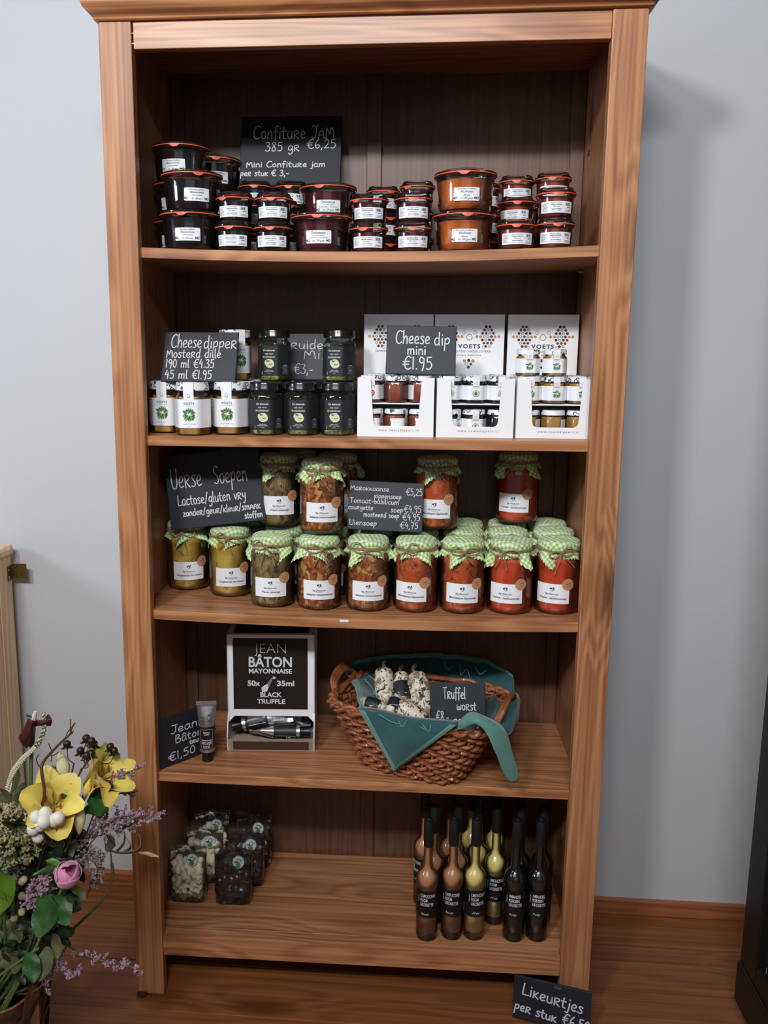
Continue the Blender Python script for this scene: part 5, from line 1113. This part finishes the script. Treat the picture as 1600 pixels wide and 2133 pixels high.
for zz in (.45, .80, 1.15, 1.5): obj('glass_shelf', G().box(.803, 1.23, -.58, .015, zz, zz + .006), m_glass, fr, False)
for yy in (.082, -.50): obj('castor', G().lathe([(.012, -.008), (.014, -.006), (.014, .006), (.012, .008)], 20).xf(Matrix.Translation((.790, yy - .06, .0145)) @ Matrix.Rotation(pi / 2, 4, 'Y')), m_black, fr)
mt = obj('floor_mat', G().box(.764, 1.2, -.60, .050, .0004, .0014).xf(Matrix.Identity(4)), mat('beige_mat', (206, 182, 140), .8, var=.06, vscale=30), None, False); tag(mt, 'beige mat corner on the floor under the display fridge', 'mat')

# ------------------------------------------------------------------ flower arrangement in the pot
m_leaf = mat('deep_green_leaf', (44, 84, 36), .45, var=.4, vscale=45, bump=.7, bscale=70); m_leafd = mat('dark_leaf', (24, 44, 26), .5, var=.3, vscale=25, bump=.5, bscale=70); m_leafl = mat('fresh_green_leaf', (92, 136, 42), .45, var=.15, vscale=25)
m_leafg = mat('grey_green_leaf', (92, 100, 66), .55, var=.2, vscale=30); m_stem = mat('green_stem', (96, 118, 60), .5); m_twig = mat('brown_twig', (86, 54, 40), .6, var=.2, vscale=60)
m_lily = mat('yellow_lily', (232, 208, 96), .5, var=.08, vscale=30, sheen=.2); m_budw = mat('pale_lily_bud', (226, 222, 168), .5, var=.06, vscale=30); m_anth = mat('orange_anther', (176, 84, 24), .7)
m_calla = mat('dark_red_petal', (70, 16, 26), .4, var=.25, vscale=40); m_berry = mat('dark_berry', (44, 26, 24), .35); m_snow = mat('white_snowberry', (232, 228, 214), .5)
m_purp = mat('mauve_statice', (166, 134, 150), .8, var=.2, vscale=90); m_purpd = mat('dusty_statice', (136, 116, 118), .8, var=.25, vscale=90); m_pink = mat('pink_petal', (214, 140, 170), .55, var=.1, vscale=40, sheen=.3)
m_tan = mat('tan_floret', (176, 160, 122), .7, var=.2, vscale=70); m_grn = mat('green_floret', (140, 148, 84), .7, var=.15, vscale=70); m_husk = mat('dry_brown_wrap', (116, 78, 52), .8, var=.45, vscale=40, bump=1.0, bscale=60); m_husk2 = mat('pale_dry_wrap', (158, 116, 82), .8, var=.4, vscale=40, bump=1.0, bscale=60); m_husk3 = mat('dark_dry_wrap', (70, 44, 32), .8, var=.3, vscale=30); m_wht = mat('white_floret', (220, 216, 186), .7)
rnd = random.Random(21)
pot = thing('flower_pot', 'flower pot wrapped in dry brown leaves, standing on the floor', 'pot', (-.610, -.250, 0))
obj('pot_body', G().lathe([(.052, .0), (.056, .004), (.066, .205), (.070, .212), (.067, .214), (.062, .200), (.060, .170)], 36), m_husk, pot)
obj('soil', G().lathe([(.058, .168), (.058, .176), (.0001, .182)], 24), mat('dark_soil', (34, 24, 18), .9), pot)
for k in range(34):
    a = 2 * pi * k / 34 + rnd.uniform(-.1, .1); L = rnd.uniform(.18, .26); w = rnd.uniform(.020, .032); z0 = rnd.uniform(.0, .05); tl = rnd.uniform(-.6, .6); rows = []
    for i in range(8):
        s_ = i / 7; ww = w * sin(pi * min(1, s_ * .85 + .12)); zz = z0 + L * s_; R_ = .060 + .013 * zz / .2 + .006 + (k % 4) * .0022 + (.012 * (s_ - .8) * 5 if s_ > .8 else 0)
        rows.append([((R_ + .002 * abs(j)) * cos(a + tl * s_ + j * ww / .07), (R_ + .002 * abs(j)) * sin(a + tl * s_ + j * ww / .07), zz) for j in (-1, -.5, 0, .5, 1)])
    rows = [[tuple(Vector(p) + mnoise.noise_vector(Vector(p) * 42) * .006) for p in r] for r in rows]; obj('dry_leaf', G().grid(rows), (m_husk, m_husk2, m_husk3)[k % 3], pot, True, 60)
MOUTH = Vector((-.610, -.250, .180))
def frame_z(d, up=(0, 0, 1)):
    d = Vector(d).normalized(); x = Vector(up) - d * Vector(up).dot(d)
    if x.length < 1e-4: x = d.orthogonal()
    x.normalize(); y = d.cross(x); return Matrix((x, y, d)).transposed().to_4x4()
def petal_rows(L, W, curl, cup=.3, n=9, m=6, pw=.75, wave=0.0, c0=0.0, seed=0):
    rows = []; x = z = 0.0
    for i in range(n + 1):
        s_ = i / n; a = c0 + curl * s_ ** 1.4
        if i: x += L / n * sin(a); z += L / n * cos(a)
        w = W * .5 * max(.02, sin(pi * min(1, s_ * .93 + .04)) ** pw); row = []
        for j in range(m + 1):
            t = 2 * j / m - 1; lift = cup * w * t * t + wave * w * sin(s_ * 9 + t * 3 + seed) * abs(t)
            row.append((x - lift * cos(a), w * t, z + lift * sin(a)))
        rows.append(row)
    return rows
def stem(g, p, q, r=.0022, bend=.03, m=0):
    p, q = Vector(p), Vector(q); md = (p + q) / 2 + Vector((rnd.uniform(-bend, bend), rnd.uniform(-bend, bend) * .5, .0)); g.tube(smoothpath([p, md, q], 6), r, 6, m); return g
def flower(name, label, cat, at_, group=None):
    t = thing(name, label, cat, at_, 0, group); return t, Vector(at_)
def loc(g, o): g.v = [tuple(Vector(p) - o) for p in g.v]; return g
def mouth(): return MOUTH + Vector((rnd.uniform(-.03, .03), rnd.uniform(-.03, .03), 0))
def leafblade(t, o, p, q, W, m, curl=.5, cup=.25, name='leaf', up=(0, -1, .3)):
    d = Vector(q) - Vector(p); g = G().grid(petal_rows(d.length * 1.08, W, curl, cup, pw=.8, wave=.24, seed=rnd.random() * 6)); M = frame_z(Vector(d) - Vector(up).normalized() * d.length * .25 * curl, up); g.xf(Matrix.Translation(Vector(p) - o) @ M); return obj(name, g, m, t, True, 60)
def lily(label, c, axis, L, W, spread, seed, stp=None):
    t, o = flower('lily', label, 'flower', c, 'yellow lilies'); ax = Vector(axis).normalized(); F = frame_z(ax)
    for k in range(6):
        inn = k % 2; M = Matrix.Translation(ax * (.001 * inn) - ax * L * .35) @ F @ Matrix.Rotation(k * pi / 3 + .2, 4, 'Z')
        g = G().grid(petal_rows(L * (1.05 if inn else 1.1), W * (1.25 if inn else .95), spread + .35 * sin(seed + k * 2.3), .28, n=12, pw=.62, wave=.22, c0=.10, seed=seed + k)).xf(M); obj('petal', g, m_lily, t, True, 70)
    for k in range(6):
        a = k * pi / 3; M = Matrix.Translation(-ax * L * .35) @ F @ Matrix.Rotation(a, 4, 'Z'); pts = [M @ Vector(p) for p in ((.002, 0, 0), (.005, 0, L * .35), (.012, 0, L * .62))]
        f = obj('stamen', G().tube(pts, .0008, 5), m_grn, t); obj('anther', G().tube([pts[2] + Vector((0, 0, -.005)), pts[2], pts[2] + Vector((.001, 0, .006))], [.0012, .0020, .0010], 6), m_anth, f)
    obj('stem', loc(stem(G(), mouth(), Vector(c) - ax * L * .33, .0030), o), m_stem, t)
    return t
lily('open yellow lily facing forward in the middle of the bouquet, orange anthers', (-0.4684, -0.2900, 0.5794), (.30, -.70, .62), .082, .048, 1.35, 1.0)
lily('yellow lily turned sideways toward the bookcase post, above the broad leaf', (-0.4017, -0.2700, 0.6129), (.80, -.20, .75), .082, .044, 1.25, 3.0)
def bud(label, p, q, r, m=m_budw):
    t, o = flower('lily_bud', label, 'flower', q); P = [lerpv(p, q, i / 8) for i in range(9)]
    obj('bud', G().tube([v - o for v in P], [r * (.25 + .85 * sin(pi * (i / 8) ** .8)) if i < 8 else .0006 for i in range(9)], 12), m, t); obj('stem', loc(stem(G(), mouth(), p, .0022, .02), o), m_stem, t)
bud('pale lily bud standing upright above the open yellow lily', (-0.4529, -0.2750, 0.6213), (-0.4609, -0.2750, 0.6635), .0095)
bud('pale yellow lily bud hanging down below the open lily', (-0.4231, -0.2950, 0.5829), (-0.4249, -0.3000, 0.5381), .0085)
bud('slim yellow bud between the two yellow lilies', (-0.4217, -0.2800, 0.5909), (-0.4087, -0.2850, 0.6255), .0050, m_lily)
t, o = flower('calla_flower', 'wilted dark red flower at the very top of the bouquet on a pale green stalk', 'flower', (-0.5157, -0.2500, 0.7032))
obj('stem', loc(G().tube(smoothpath([MOUTH, (-0.5412, -0.2500, 0.3582), (-0.5248, -0.2500, 0.5774), (-0.5187, -0.2500, 0.6534), (-0.5105, -0.2500, 0.7100)], 6), .0034, 8), o), m_stem, t)
for ctrl in ([[(-0.5203, -0.2500, 0.7063), (-0.5066, -0.2620, 0.7107), (-0.5078, -0.2500, 0.7019)], [(-0.5296, -0.2500, 0.6861), (-0.5130, -0.2680, 0.6888), (-0.5116, -0.2500, 0.6786)], [(-0.5375, -0.2500, 0.6742), (-0.5250, -0.2620, 0.6689), (-0.5167, -0.2500, 0.6601)], [(-0.5271, -0.2550, 0.6621), (-0.5236, -0.2560, 0.6594), (-0.5229, -0.2500, 0.6632)]],
             [[(-0.5117, -0.2450, 0.7011), (-0.5066, -0.2550, 0.6977), (-0.5141, -0.2450, 0.6878)], [(-0.4964, -0.2500, 0.7057), (-0.4901, -0.2640, 0.7058), (-0.5003, -0.2500, 0.6940)], [(-0.4872, -0.2500, 0.7143), (-0.4766, -0.2620, 0.7103), (-0.4859, -0.2500, 0.6930)]]):
    ob = obj('petal', loc(surf(ctrl, 5, 0, None, .004, 2), o), m_calla, t, True, 70); sm = ob.modifiers.new('thick', 'SOLIDIFY'); sm.thickness = .001
obj('flower_tip', loc(G().tube([(-0.5102, -0.2550, 0.7041), (-0.5070, -0.2570, 0.7149), (-0.5051, -0.2570, 0.7216)], [.0035, .0040, .0022], 8), o), m_wht, t); leafblade(t, o, (-0.5138, -0.2500, 0.7082), (-0.5241, -0.2500, 0.7111), .004, m_leafd, name='bract')
t, o = flower('speedwell_spike', 'curved spike of tiny white flowers with a dark tip at the bouquet edge', 'flower', (-0.5565, -0.2550, 0.5785))
P = smoothpath([(-0.5679, -0.2500, 0.5410), (-0.5576, -0.2550, 0.5869), (-0.5451, -0.2600, 0.6188), (-0.5265, -0.2620, 0.6441), ((-0.5044, -0.2620, 0.6657)), (-0.4931, -0.2600, 0.6858), (-0.4907, -0.2580, 0.7014), (-0.4917, -0.2570, 0.7188)], 8)
obj('stem', loc(G().tube([MOUTH] + P, .0018, 6), o), m_leafg, t)
gw, gd = G(), G(); n = len(P)
for i in range(n):
    f = i / n
    for k in range(7):
        a = 2 * pi * k / 7 + i; d = Vector((cos(a), sin(a) * .8, sin(a * 2) * .3)); R_ = .0062 * (1.15 - f * .75); s_ = .0021 if f < .6 else .0014
        (gw if f < .55 or k % 3 == 0 else gd).tube([P[i] + d * .001, P[i] + d * R_], [s_, s_ * .6], 5)
obj('white_florets', loc(gw, o), m_wht, t)['kind'] = 'stuff'; obj('closed_buds', loc(gd, o), m_leafg, t)['kind'] = 'stuff'
for p, q in (((-0.5542, -0.2600, 0.5772), (-0.5301, -0.2700, 0.6281)), ((-0.5531, -0.2600, 0.5688), (-0.5177, -0.2750, 0.6099)), ((-0.5539, -0.2600, 0.5560), (-0.5626, -0.2700, 0.5949)), ((-0.5544, -0.2600, 0.5475), (-0.5341, -0.2700, 0.5880)), ((-0.5569, -0.2600, 0.5593), (-0.5784, -0.2600, 0.5785))): leafblade(t, o, p, q, .012, m_leafg)
t, o = flower('curly_twig', 'brown curly twig rising over the open yellow lily', 'twig', (-0.4792, -0.3000, 0.6155))
P = smoothpath([MOUTH, (-0.4985, -0.3000, 0.5241), (-0.4854, -0.3050, 0.5756), (-0.4728, -0.3100, 0.6092), (-0.4775, -0.3050, 0.6465), (-0.4751, -0.3000, 0.6601), (-0.4586, -0.3000, 0.6793), (-0.4408, -0.3000, 0.6976), (-0.4303, -0.3000, 0.7076), (-0.4292, -0.3000, 0.7139), (-0.4226, -0.3000, 0.7253)], 6)
obj('branch', loc(G().tube(P, [.0034 - .0022 * i / len(P) for i in range(len(P))], 7), o), m_twig, t)
for pth in ([(-0.4805, -0.3000, 0.6462), (-0.4862, -0.3000, 0.6556), (-0.4873, -0.3000, 0.6636), (-0.4830, -0.3000, 0.6702)], [(-0.4683, -0.3000, 0.6709), (-0.4591, -0.3000, 0.6705), (-0.4511, -0.3000, 0.6764)], [(-0.4618, -0.3000, 0.6776), (-0.4645, -0.3000, 0.6838), (-0.4665, -0.3000, 0.6893)], [(-0.4383, -0.3000, 0.7009), (-0.4356, -0.3000, 0.7081), (-0.4307, -0.3000, 0.7155), (-0.4291, -0.3000, 0.7313)], [(-0.4281, -0.3000, 0.7069), (-0.4255, -0.3000, 0.7125)], [(-0.4652, -0.3000, 0.6726), (-0.4624, -0.3000, 0.6663), (-0.4643, -0.3000, 0.6598)]): obj('side_twig', loc(G().tube(smoothpath(pth, 4) if len(pth) > 2 else pth, .0009, 5), o), m_twig, t)
def berries(label, pts, root, cat='berries', m=m_berry, r=.0062, grp=None, calyx=True, nm='berry_sprig'):
    t, o = flower(nm, label, cat, root, grp); root = Vector(root); obj('stem', loc(stem(G(), mouth(), root, .0014), o), m_twig, t)
    for p in pts:
        p = Vector(p); g = G(); st = G().tube(smoothpath([root, (root + p) / 2 + Vector((rnd.uniform(-.008, .008), 0, -.006)), p], 4), .0008, 5); obj('side_stem', loc(st, o), m_twig, t)
        bo = obj('berry', G().lathe([(r * sin(pi * q / 10) + 1e-5, -r * 1.08 * cos(pi * q / 10)) for q in range(11)], 16).xf(Matrix.Translation(p - o + Vector((0, 0, r * .8)))), m, t)
        if calyx:
            for k in range(4):
                a = k * pi / 2 + .4; q = p + Vector((cos(a) * .009, sin(a) * .009, -.002)); leafblade(t, o, p, q, .0045, m_leafd, name='sepal')
berries('sprig of dark brown berries above the sideways lily', [(-0.4182, -0.2700, 0.6809), (-0.4057, -0.2800, 0.6815), (-0.4061, -0.2700, 0.6717)], (-0.4147, -0.2700, 0.6558))
berries('sprig with a single dark berry between twig and pale bud', [(-0.4501, -0.2700, 0.6697)], (-0.4405, -0.2700, 0.6423))
berries('sprig of dark berries just above the yellow lily petals', [(-0.4244, -0.2800, 0.6644), (-0.4126, -0.2850, 0.6594), (-0.4075, -0.2800, 0.6604)], (-0.4240, -0.2800, 0.6401))
berries('pair of dark berries beside the bookcase post', [(-0.3836, -0.2600, 0.6629), (-0.3776, -0.2600, 0.6566)], (-0.3988, -0.2600, 0.6391))
berries('cluster of round white snowberries under the open lily', [(-0.4739, -0.3400, 0.5807), (-0.4615, -0.3350, 0.5848), (-0.4598, -0.3450, 0.5765), (-0.4685, -0.3400, 0.5682), (-0.4796, -0.3400, 0.5612), (-0.4484, -0.3350, 0.5743), (-0.4414, -0.3350, 0.5779), (-0.4776, -0.3300, 0.5423)], (-0.4786, -0.3100, 0.5190), 'berries', m_snow, .0098, calyx=False, nm='snowberry_sprig')
berries('small cream pods hanging low at the dim side of the bouquet', [(-0.5187, -0.3100, 0.4524), (-0.5153, -0.3100, 0.4559), (-0.5203, -0.3100, 0.4269), (-0.5220, -0.3100, 0.3987), (-0.5408, -0.3000, 0.3790), (-0.5086, -0.3100, 0.4882)], (-0.5343, -0.2900, 0.4308), 'berries', mat('cream_pod', (196, 178, 136), .5), .0060, calyx=False, nm='snowberry_sprig')
def umbel(label, c, R_, n, seed):
    t, o = flower('umbel_flower', label, 'flower', c); r2 = random.Random(seed); gs, gt, gg = G(), G(), G()
    for i in range(n):
        a = r2.uniform(0, 2 * pi); e = r2.uniform(-.3, 1.0); d = Vector((cos(a) * cos(e), -abs(sin(a) * cos(e)) * .7, sin(e) * .95 + .1)).normalized(); q = o + d * R_ * r2.uniform(.82, 1.05); gs.tube([o, (o + q) / 2 + Vector((0, 0, .003)), q], .0009, 4)
        for k in range(5):
            dd = Vector((r2.uniform(-1, 1), r2.uniform(-1, 1), r2.uniform(-1, 1))).normalized(); (gt if d.z > .2 else gg).tube([q, q + dd * .0050], [.0005, .0018], 5)
    obj('stem', loc(stem(G(), mouth(), c, .0026), o), m_stem, t); obj('rays', loc(gs, o), m_leafg, t)['kind'] = 'stuff'; obj('tan_florets', loc(gt, o), m_tan, t)['kind'] = 'stuff'; obj('green_florets', loc(gg, o), m_grn, t)['kind'] = 'stuff'
umbel('large round umbel of tan florets on thin green rays beside the white snowberries', (-0.5288, -0.3000, 0.5456), .060, 110, 2)
umbel('greenish umbel below the tan one at the bouquet edge', (-0.5236, -0.3100, 0.5140), .040, 70, 7)
def statice(label, path, m, n, spread, seed, root=True):
    P = [Vector(p) for p in path]; t, o = flower('statice_spray', label, 'flower', P[0], 'sprays of mauve statice'); r2 = random.Random(seed); Q = smoothpath(P, 8); g = G().tube(Q, .0010, 5); fl = G()
    if root: g.tube(smoothpath([mouth(), (MOUTH + P[0]) / 2 + Vector((.02, -.01, .0)), P[0]], 5), .0013, 5)
    for i in range(n):
        b = Q[int(len(Q) * (.15 + .85 * (i / n) ** .8)) - 1]; d = Vector((r2.uniform(-.5, 1), r2.uniform(-.6, .6), r2.uniform(-.5, 1))).normalized(); L = spread * r2.uniform(.4, 1); e = b + d * L; g.tube([b, (b + e) / 2 + Vector((0, 0, .002)), e], .0005, 4)
        for k in range(8):
            c = b + (e - b) * (.45 + .55 * k / 7); dd = Vector((r2.uniform(-1, 1), r2.uniform(-1, 1), r2.uniform(-.2, 1))).normalized(); fl.tube([c, c + dd * r2.uniform(.003, .0055)], [.0007, .0017], 5)
    obj('stalks', loc(g, o), m_leafg, t)['kind'] = 'stuff'; obj('florets', loc(fl, o), m, t)['kind'] = 'stuff'
statice('bright mauve statice spray reaching in front of the bookcase post', [(-0.4441, -0.2700, 0.4743), (-0.3936, -0.2800, 0.5342), (-0.3534, -0.2800, 0.5564), (-0.3098, -0.2700, 0.5528)], m_purp, 46, .026, 1)
statice('dusty statice spray just below the reaching mauve spray', [(-0.4642, -0.2800, 0.4711), (-0.4219, -0.2800, 0.5201), ((-0.3853, -0.2800, 0.5447)), (-0.3536, -0.2700, 0.5371)], m_purpd, 44, .024, 2)
statice('thin mauve statice spray beside the sideways lily', [(-0.3992, -0.2600, 0.5767), (-0.3779, -0.2600, 0.6111), (-0.3600, -0.2600, 0.6244), (-0.3360, -0.2600, 0.6338)], m_purp, 16, .018, 3)
statice('short mauve statice spray in front of the post at lily height', [(-0.4114, -0.2500, 0.5662), (-0.3827, -0.2500, 0.5803), (-0.3570, -0.2500, 0.5841)], m_purp, 14, .014, 4)
statice('small statice spray behind the pale upright bud', [(-0.4834, -0.2400, 0.5824), (-0.4885, -0.2400, 0.6077), (-0.4963, -0.2400, 0.6141)], m_purpd, 12, .012, 5)
statice('mauve statice spray beside the pink flower on its shaded side', [(-0.4720, -0.3200, 0.4470), (-0.4756, -0.3300, 0.4703), (-0.4859, -0.3300, 0.4656)], m_purp, 26, .020, 6)
statice('statice spray trailing down over the dark leaves', [(-0.4784, -0.3300, 0.4619), (-0.4942, -0.3300, 0.4443), ((-0.4954, -0.3300, 0.4234))], m_purp, 26, .016, 7)
statice('dusty statice spray between the pink flower and the bookcase post', [(-0.4392, -0.3000, 0.4857), (-0.4113, -0.3000, 0.4957), (-0.4022, -0.2900, 0.4686), (-0.4268, -0.2800, 0.4176)], m_purpd, 40, .022, 8)
statice('long sparse statice spray hanging toward the bookcase foot', [(-0.4638, -0.2800, 0.3235), (-0.4336, -0.2800, 0.3078), (-0.3918, -0.2800, 0.2975), (-0.3697, -0.2700, 0.2883), (-0.3427, -0.2700, 0.2706)], m_purp, 26, .013, 9)
statice('sparse statice spray hanging low over the floorboards', [(-0.4650, -0.3000, 0.3258), (-0.4722, -0.3000, 0.3122), (-0.4613, -0.3000, 0.2884), (-0.4346, -0.3000, 0.2920)], m_purp, 24, .012, 10)
statice('tiny statice sprig nearest the wrapped pot', [(-0.4812, -0.3000, 0.2940), (-0.4898, -0.3100, 0.2796), (-0.4867, -0.3100, 0.2613)], m_purp, 12, .010, 11)
statice('dusty statice spray at the very edge above the fresh green leaf', [(-0.5303, -0.3100, 0.4702), (-0.5318, -0.3200, 0.4934), (-0.5435, -0.3200, 0.4944)], m_purpd, 20, .018, 12)
t, o = flower('peony_flower', 'closed pink peony flower low in the bouquet', 'flower', (-0.4322, -0.3350, 0.4911)); F = frame_z((.15, -.75, .55))
ax = Vector((.25, -.35, .9)).normalized(); F = frame_z(ax)
for k, (rr_, w0, z0, z1, a0) in enumerate(((.0170, 1.25, -.95, .98, 0), (.0176, 1.15, -.98, .80, 2.1), (.0182, 1.2, -.98, .62, 4.2), (.0188, 1.0, -1.0, .50, 1.0), (.0194, 1.0, -1.0, .30, 3.1), (.0200, .9, -1.0, .15, 5.3), (.0205, .8, -1.0, -.05, .2))):
    rows = []
    for i in range(10):
        c = z0 + (z1 - z0) * i / 9; th = math.acos(max(-1, min(1, c))); row = []
        for j in range(11):
            tt = (j / 5 - 1); cc = min(.999, c + .16 * (1 - tt * tt) * (i / 9) - .10 * abs(tt) * (i / 9)); q = math.acos(max(-1, cc)); fl_ = rr_ * (1 + .10 * (i / 9) ** 4); row.append((fl_ * sin(q) * cos(a0 + w0 * tt), fl_ * sin(q) * sin(a0 + w0 * tt), rr_ * 1.22 * cos(q)))
        rows.append(row)
    ob = obj('petal', G().grid(rows).xf(F), m_pink, t, True, 80); sm = ob.modifiers.new('thick', 'SOLIDIFY'); sm.thickness = .0007
obj('stem', loc(stem(G(), mouth(), (-0.4427, -0.3200, 0.4697), .0025), o), m_stem, t)
leafblade(t, o, (-0.4428, -0.3300, 0.5052), (-0.4656, -0.3300, 0.5104), .010, m_leafl); leafblade(t, o, (-0.4460, -0.3300, 0.5033), (-0.4855, -0.3300, 0.4862), .008, m_leaf); leafblade(t, o, (-0.4293, -0.3300, 0.4690), (-0.4129, -0.3200, 0.4440), .016, m_leafg)
def branch(label, root, blades, m, nm='leafy_branch'):
    t, o = flower(nm, label, 'foliage', root); obj('stem', loc(stem(G(), mouth(), root, .0022), o), m_stem, t)
    for b_ in blades: leafblade(t, o, b_[0], b_[1], b_[2], b_[3] if len(b_) > 3 else m, b_[4] if len(b_) > 4 else .5)
branch('branch with broad shiny green leaves beside the yellow lilies', (-0.4239, -0.2700, 0.5602), [((-0.4260, -0.2800, 0.5659), (-0.3729, -0.3000, 0.5900), .026), ((-0.4216, -0.2700, 0.5753), (-0.3681, -0.2900, 0.6253), .026, m_leaf), ((-0.4993, -0.2600, 0.5758), (-0.5243, -0.2700, 0.5918), .012), ((-0.4478, -0.2800, 0.5564), (-0.4410, -0.2800, 0.6130), .018), ((-0.4447, -0.2800, 0.5398), (-0.4499, -0.2900, 0.6033), .020)], m_leaf)
branch('large soft green leaves hanging below the pink flower', (-0.4635, -0.3300, 0.4504), [((-0.4664, -0.3350, 0.4562), (-0.4761, -0.3450, 0.3964), .044), ((-0.4643, -0.3300, 0.4495), (-0.4349, -0.3350, 0.4100), .038), ((-0.4617, -0.3100, 0.4280), (-0.4184, -0.3200, 0.4269), .028, m_leafd), ((-0.4346, -0.3200, 0.4158), (-0.4347, -0.3300, 0.4547), .014)], m_leaf)
branch('green leaves low over the wrapped pot', (-0.4933, -0.3200, 0.3482), [((-0.5086, -0.3300, 0.3464), (-0.4929, -0.3400, 0.3085), .032), ((-0.4773, -0.3200, 0.3518), (-0.4866, -0.3300, 0.3041), .026, m_leafg), ((-0.4665, -0.3200, 0.3756), (-0.4607, -0.3200, 0.3375), .018, m_leafg), ((-0.4731, -0.3100, 0.3633), (-0.4298, -0.3200, 0.3857), .020, m_leafd), ((-0.4663, -0.3000, 0.3475), ((-0.4419, -0.3100, 0.3517)), .014, m_leafd)], m_leaf)
branch('fresh light green leaf at the very edge of the bouquet', (-0.5347, -0.3400, 0.4405), [((-0.5377, -0.3450, 0.4273), (-0.5272, -0.3500, 0.5036), .040), ((-0.5423, -0.3400, 0.4192), (-0.5415, -0.3500, 0.4718), .03)], m_leafl)
for fc, fl_ in (((-0.4751, -0.2700, 0.4982), 'behind the snowberries'), ((-0.5024, -0.2700, 0.4709), 'under the green umbel'), ((-0.5196, -0.2700, 0.4267), 'above the trailing statice'), ((-0.5274, -0.2800, 0.3545), 'over the pot rim'), ((-0.4843, -0.2700, 0.4461), 'behind the pink flower'), ((-0.5579, -0.2800, 0.3260), 'at the shaded pot side'), ((-0.4995, -0.2700, 0.3489), 'between the large soft leaves'),
        ((-0.4557, -0.2600, 0.4844), 'under the hanging pale bud'), ((-0.5564, -0.2800, 0.4139), 'behind the cream pods'), ((-0.4893, -0.2700, 0.3848), 'in the shade of the soft leaves'), ((-0.5301, -0.2900, 0.3002), 'hanging over the dry wrap'), ((-0.5415, -0.2700, 0.4687), 'behind the round umbels'), ((-0.4664, -0.2600, 0.5138), 'behind the open yellow lily'), ((-0.4582, -0.2500, 0.5168), 'between lily and mauve sprays'), ((-0.4811, -0.2600, 0.4657), 'above the pink flower')):
    t, o = flower('leafy_branch', 'dark green filler foliage %s' % fl_, 'foliage', fc)
    obj('stem', loc(stem(G(), mouth(), o, .002), o), m_stem, t)
    for k in range(15):
        a = rnd.uniform(0, 2 * pi); R_ = rnd.uniform(.022, .038); p = o + Vector((rnd.uniform(-.016, .016), rnd.uniform(-.03, .02), rnd.uniform(-.020, .020)))
        leafblade(t, o, p, p + Vector((R_ * cos(a) * .9, rnd.uniform(-.012, .004), R_ * sin(a))), rnd.uniform(.013, .024), m_leafd if k % 4 else m_leafg, rnd.uniform(.1, .8))
for k in range(7):
    a = rnd.uniform(0, 2 * pi); t, o = flower('bare_stem', 'dry brown stem among the bouquet stalks above the pot rim', 'stem', tuple(MOUTH + Vector((.04 * cos(a), .04 * sin(a), .0))), 'dry stems in the pot'); obj('stalk', G().tube(smoothpath([(0, 0, 0), (.012 * cos(a), .012 * sin(a), .07), (.02 * cos(a) + .02, .02 * sin(a), rnd.uniform(.12, .20))], 5), .0022, 6), m_twig if k % 2 else m_leafg, t)
t, o = flower('curled_leaf_ribbon', 'curled grey green leaf loops on a stalk in front of the bookcase post', 'foliage', (-0.3854, -0.2700, 0.4777))
def ribbon(P, w):
    Q = smoothpath(P, 6); return G().grid([[tuple(p + Vector((0, -w * j * .6, w * j * .8))) for j in (-.5, 0, .5)] for p in Q])
mrib = mat('curled_leaf', (98, 96, 72), .5, var=.2, vscale=40)
for P in ([(-0.3869, -0.2700, 0.4622), (-0.3873, -0.2700, 0.4904), (-0.3933, -0.2700, 0.4985), (-0.3817, -0.2800, 0.4996), (-0.3544, -0.2900, 0.5042), (-0.3322, -0.2900, 0.5121), (-0.3327, -0.2800, 0.5225), (-0.3445, -0.2700, 0.5292), (-0.3591, -0.2600, 0.5240)], [(-0.3628, -0.2800, 0.4973), (-0.3498, -0.2800, 0.5082), (-0.3570, -0.2800, 0.5237), (-0.3635, -0.2700, 0.5281)], [(-0.3755, -0.2800, 0.4966), (-0.3622, -0.2800, 0.5125), (-0.3622, -0.2700, 0.5215)]):
    ob = obj('loop', loc(ribbon(P, .008), o), mrib, t, True, 80); sm = ob.modifiers.new('thick', 'SOLIDIFY'); sm.thickness = .0008
leafblade(t, o, (-0.3937, -0.2700, 0.4900), (-0.3805, -0.2800, 0.5283), .022, mrib); obj('stem', loc(G().tube(smoothpath([mouth(), (-0.4286, -0.2600, 0.3727), (-0.3898, -0.2650, 0.4354), (-0.3858, -0.2700, 0.4691)], 6), .0026, 6), o), m_leafg, t)
leafblade(t, o, (-0.3358, -0.2850, 0.5021), (-0.3095, -0.2700, 0.4889), .006, mat('pale_leaf_end', (186, 164, 122), .6))
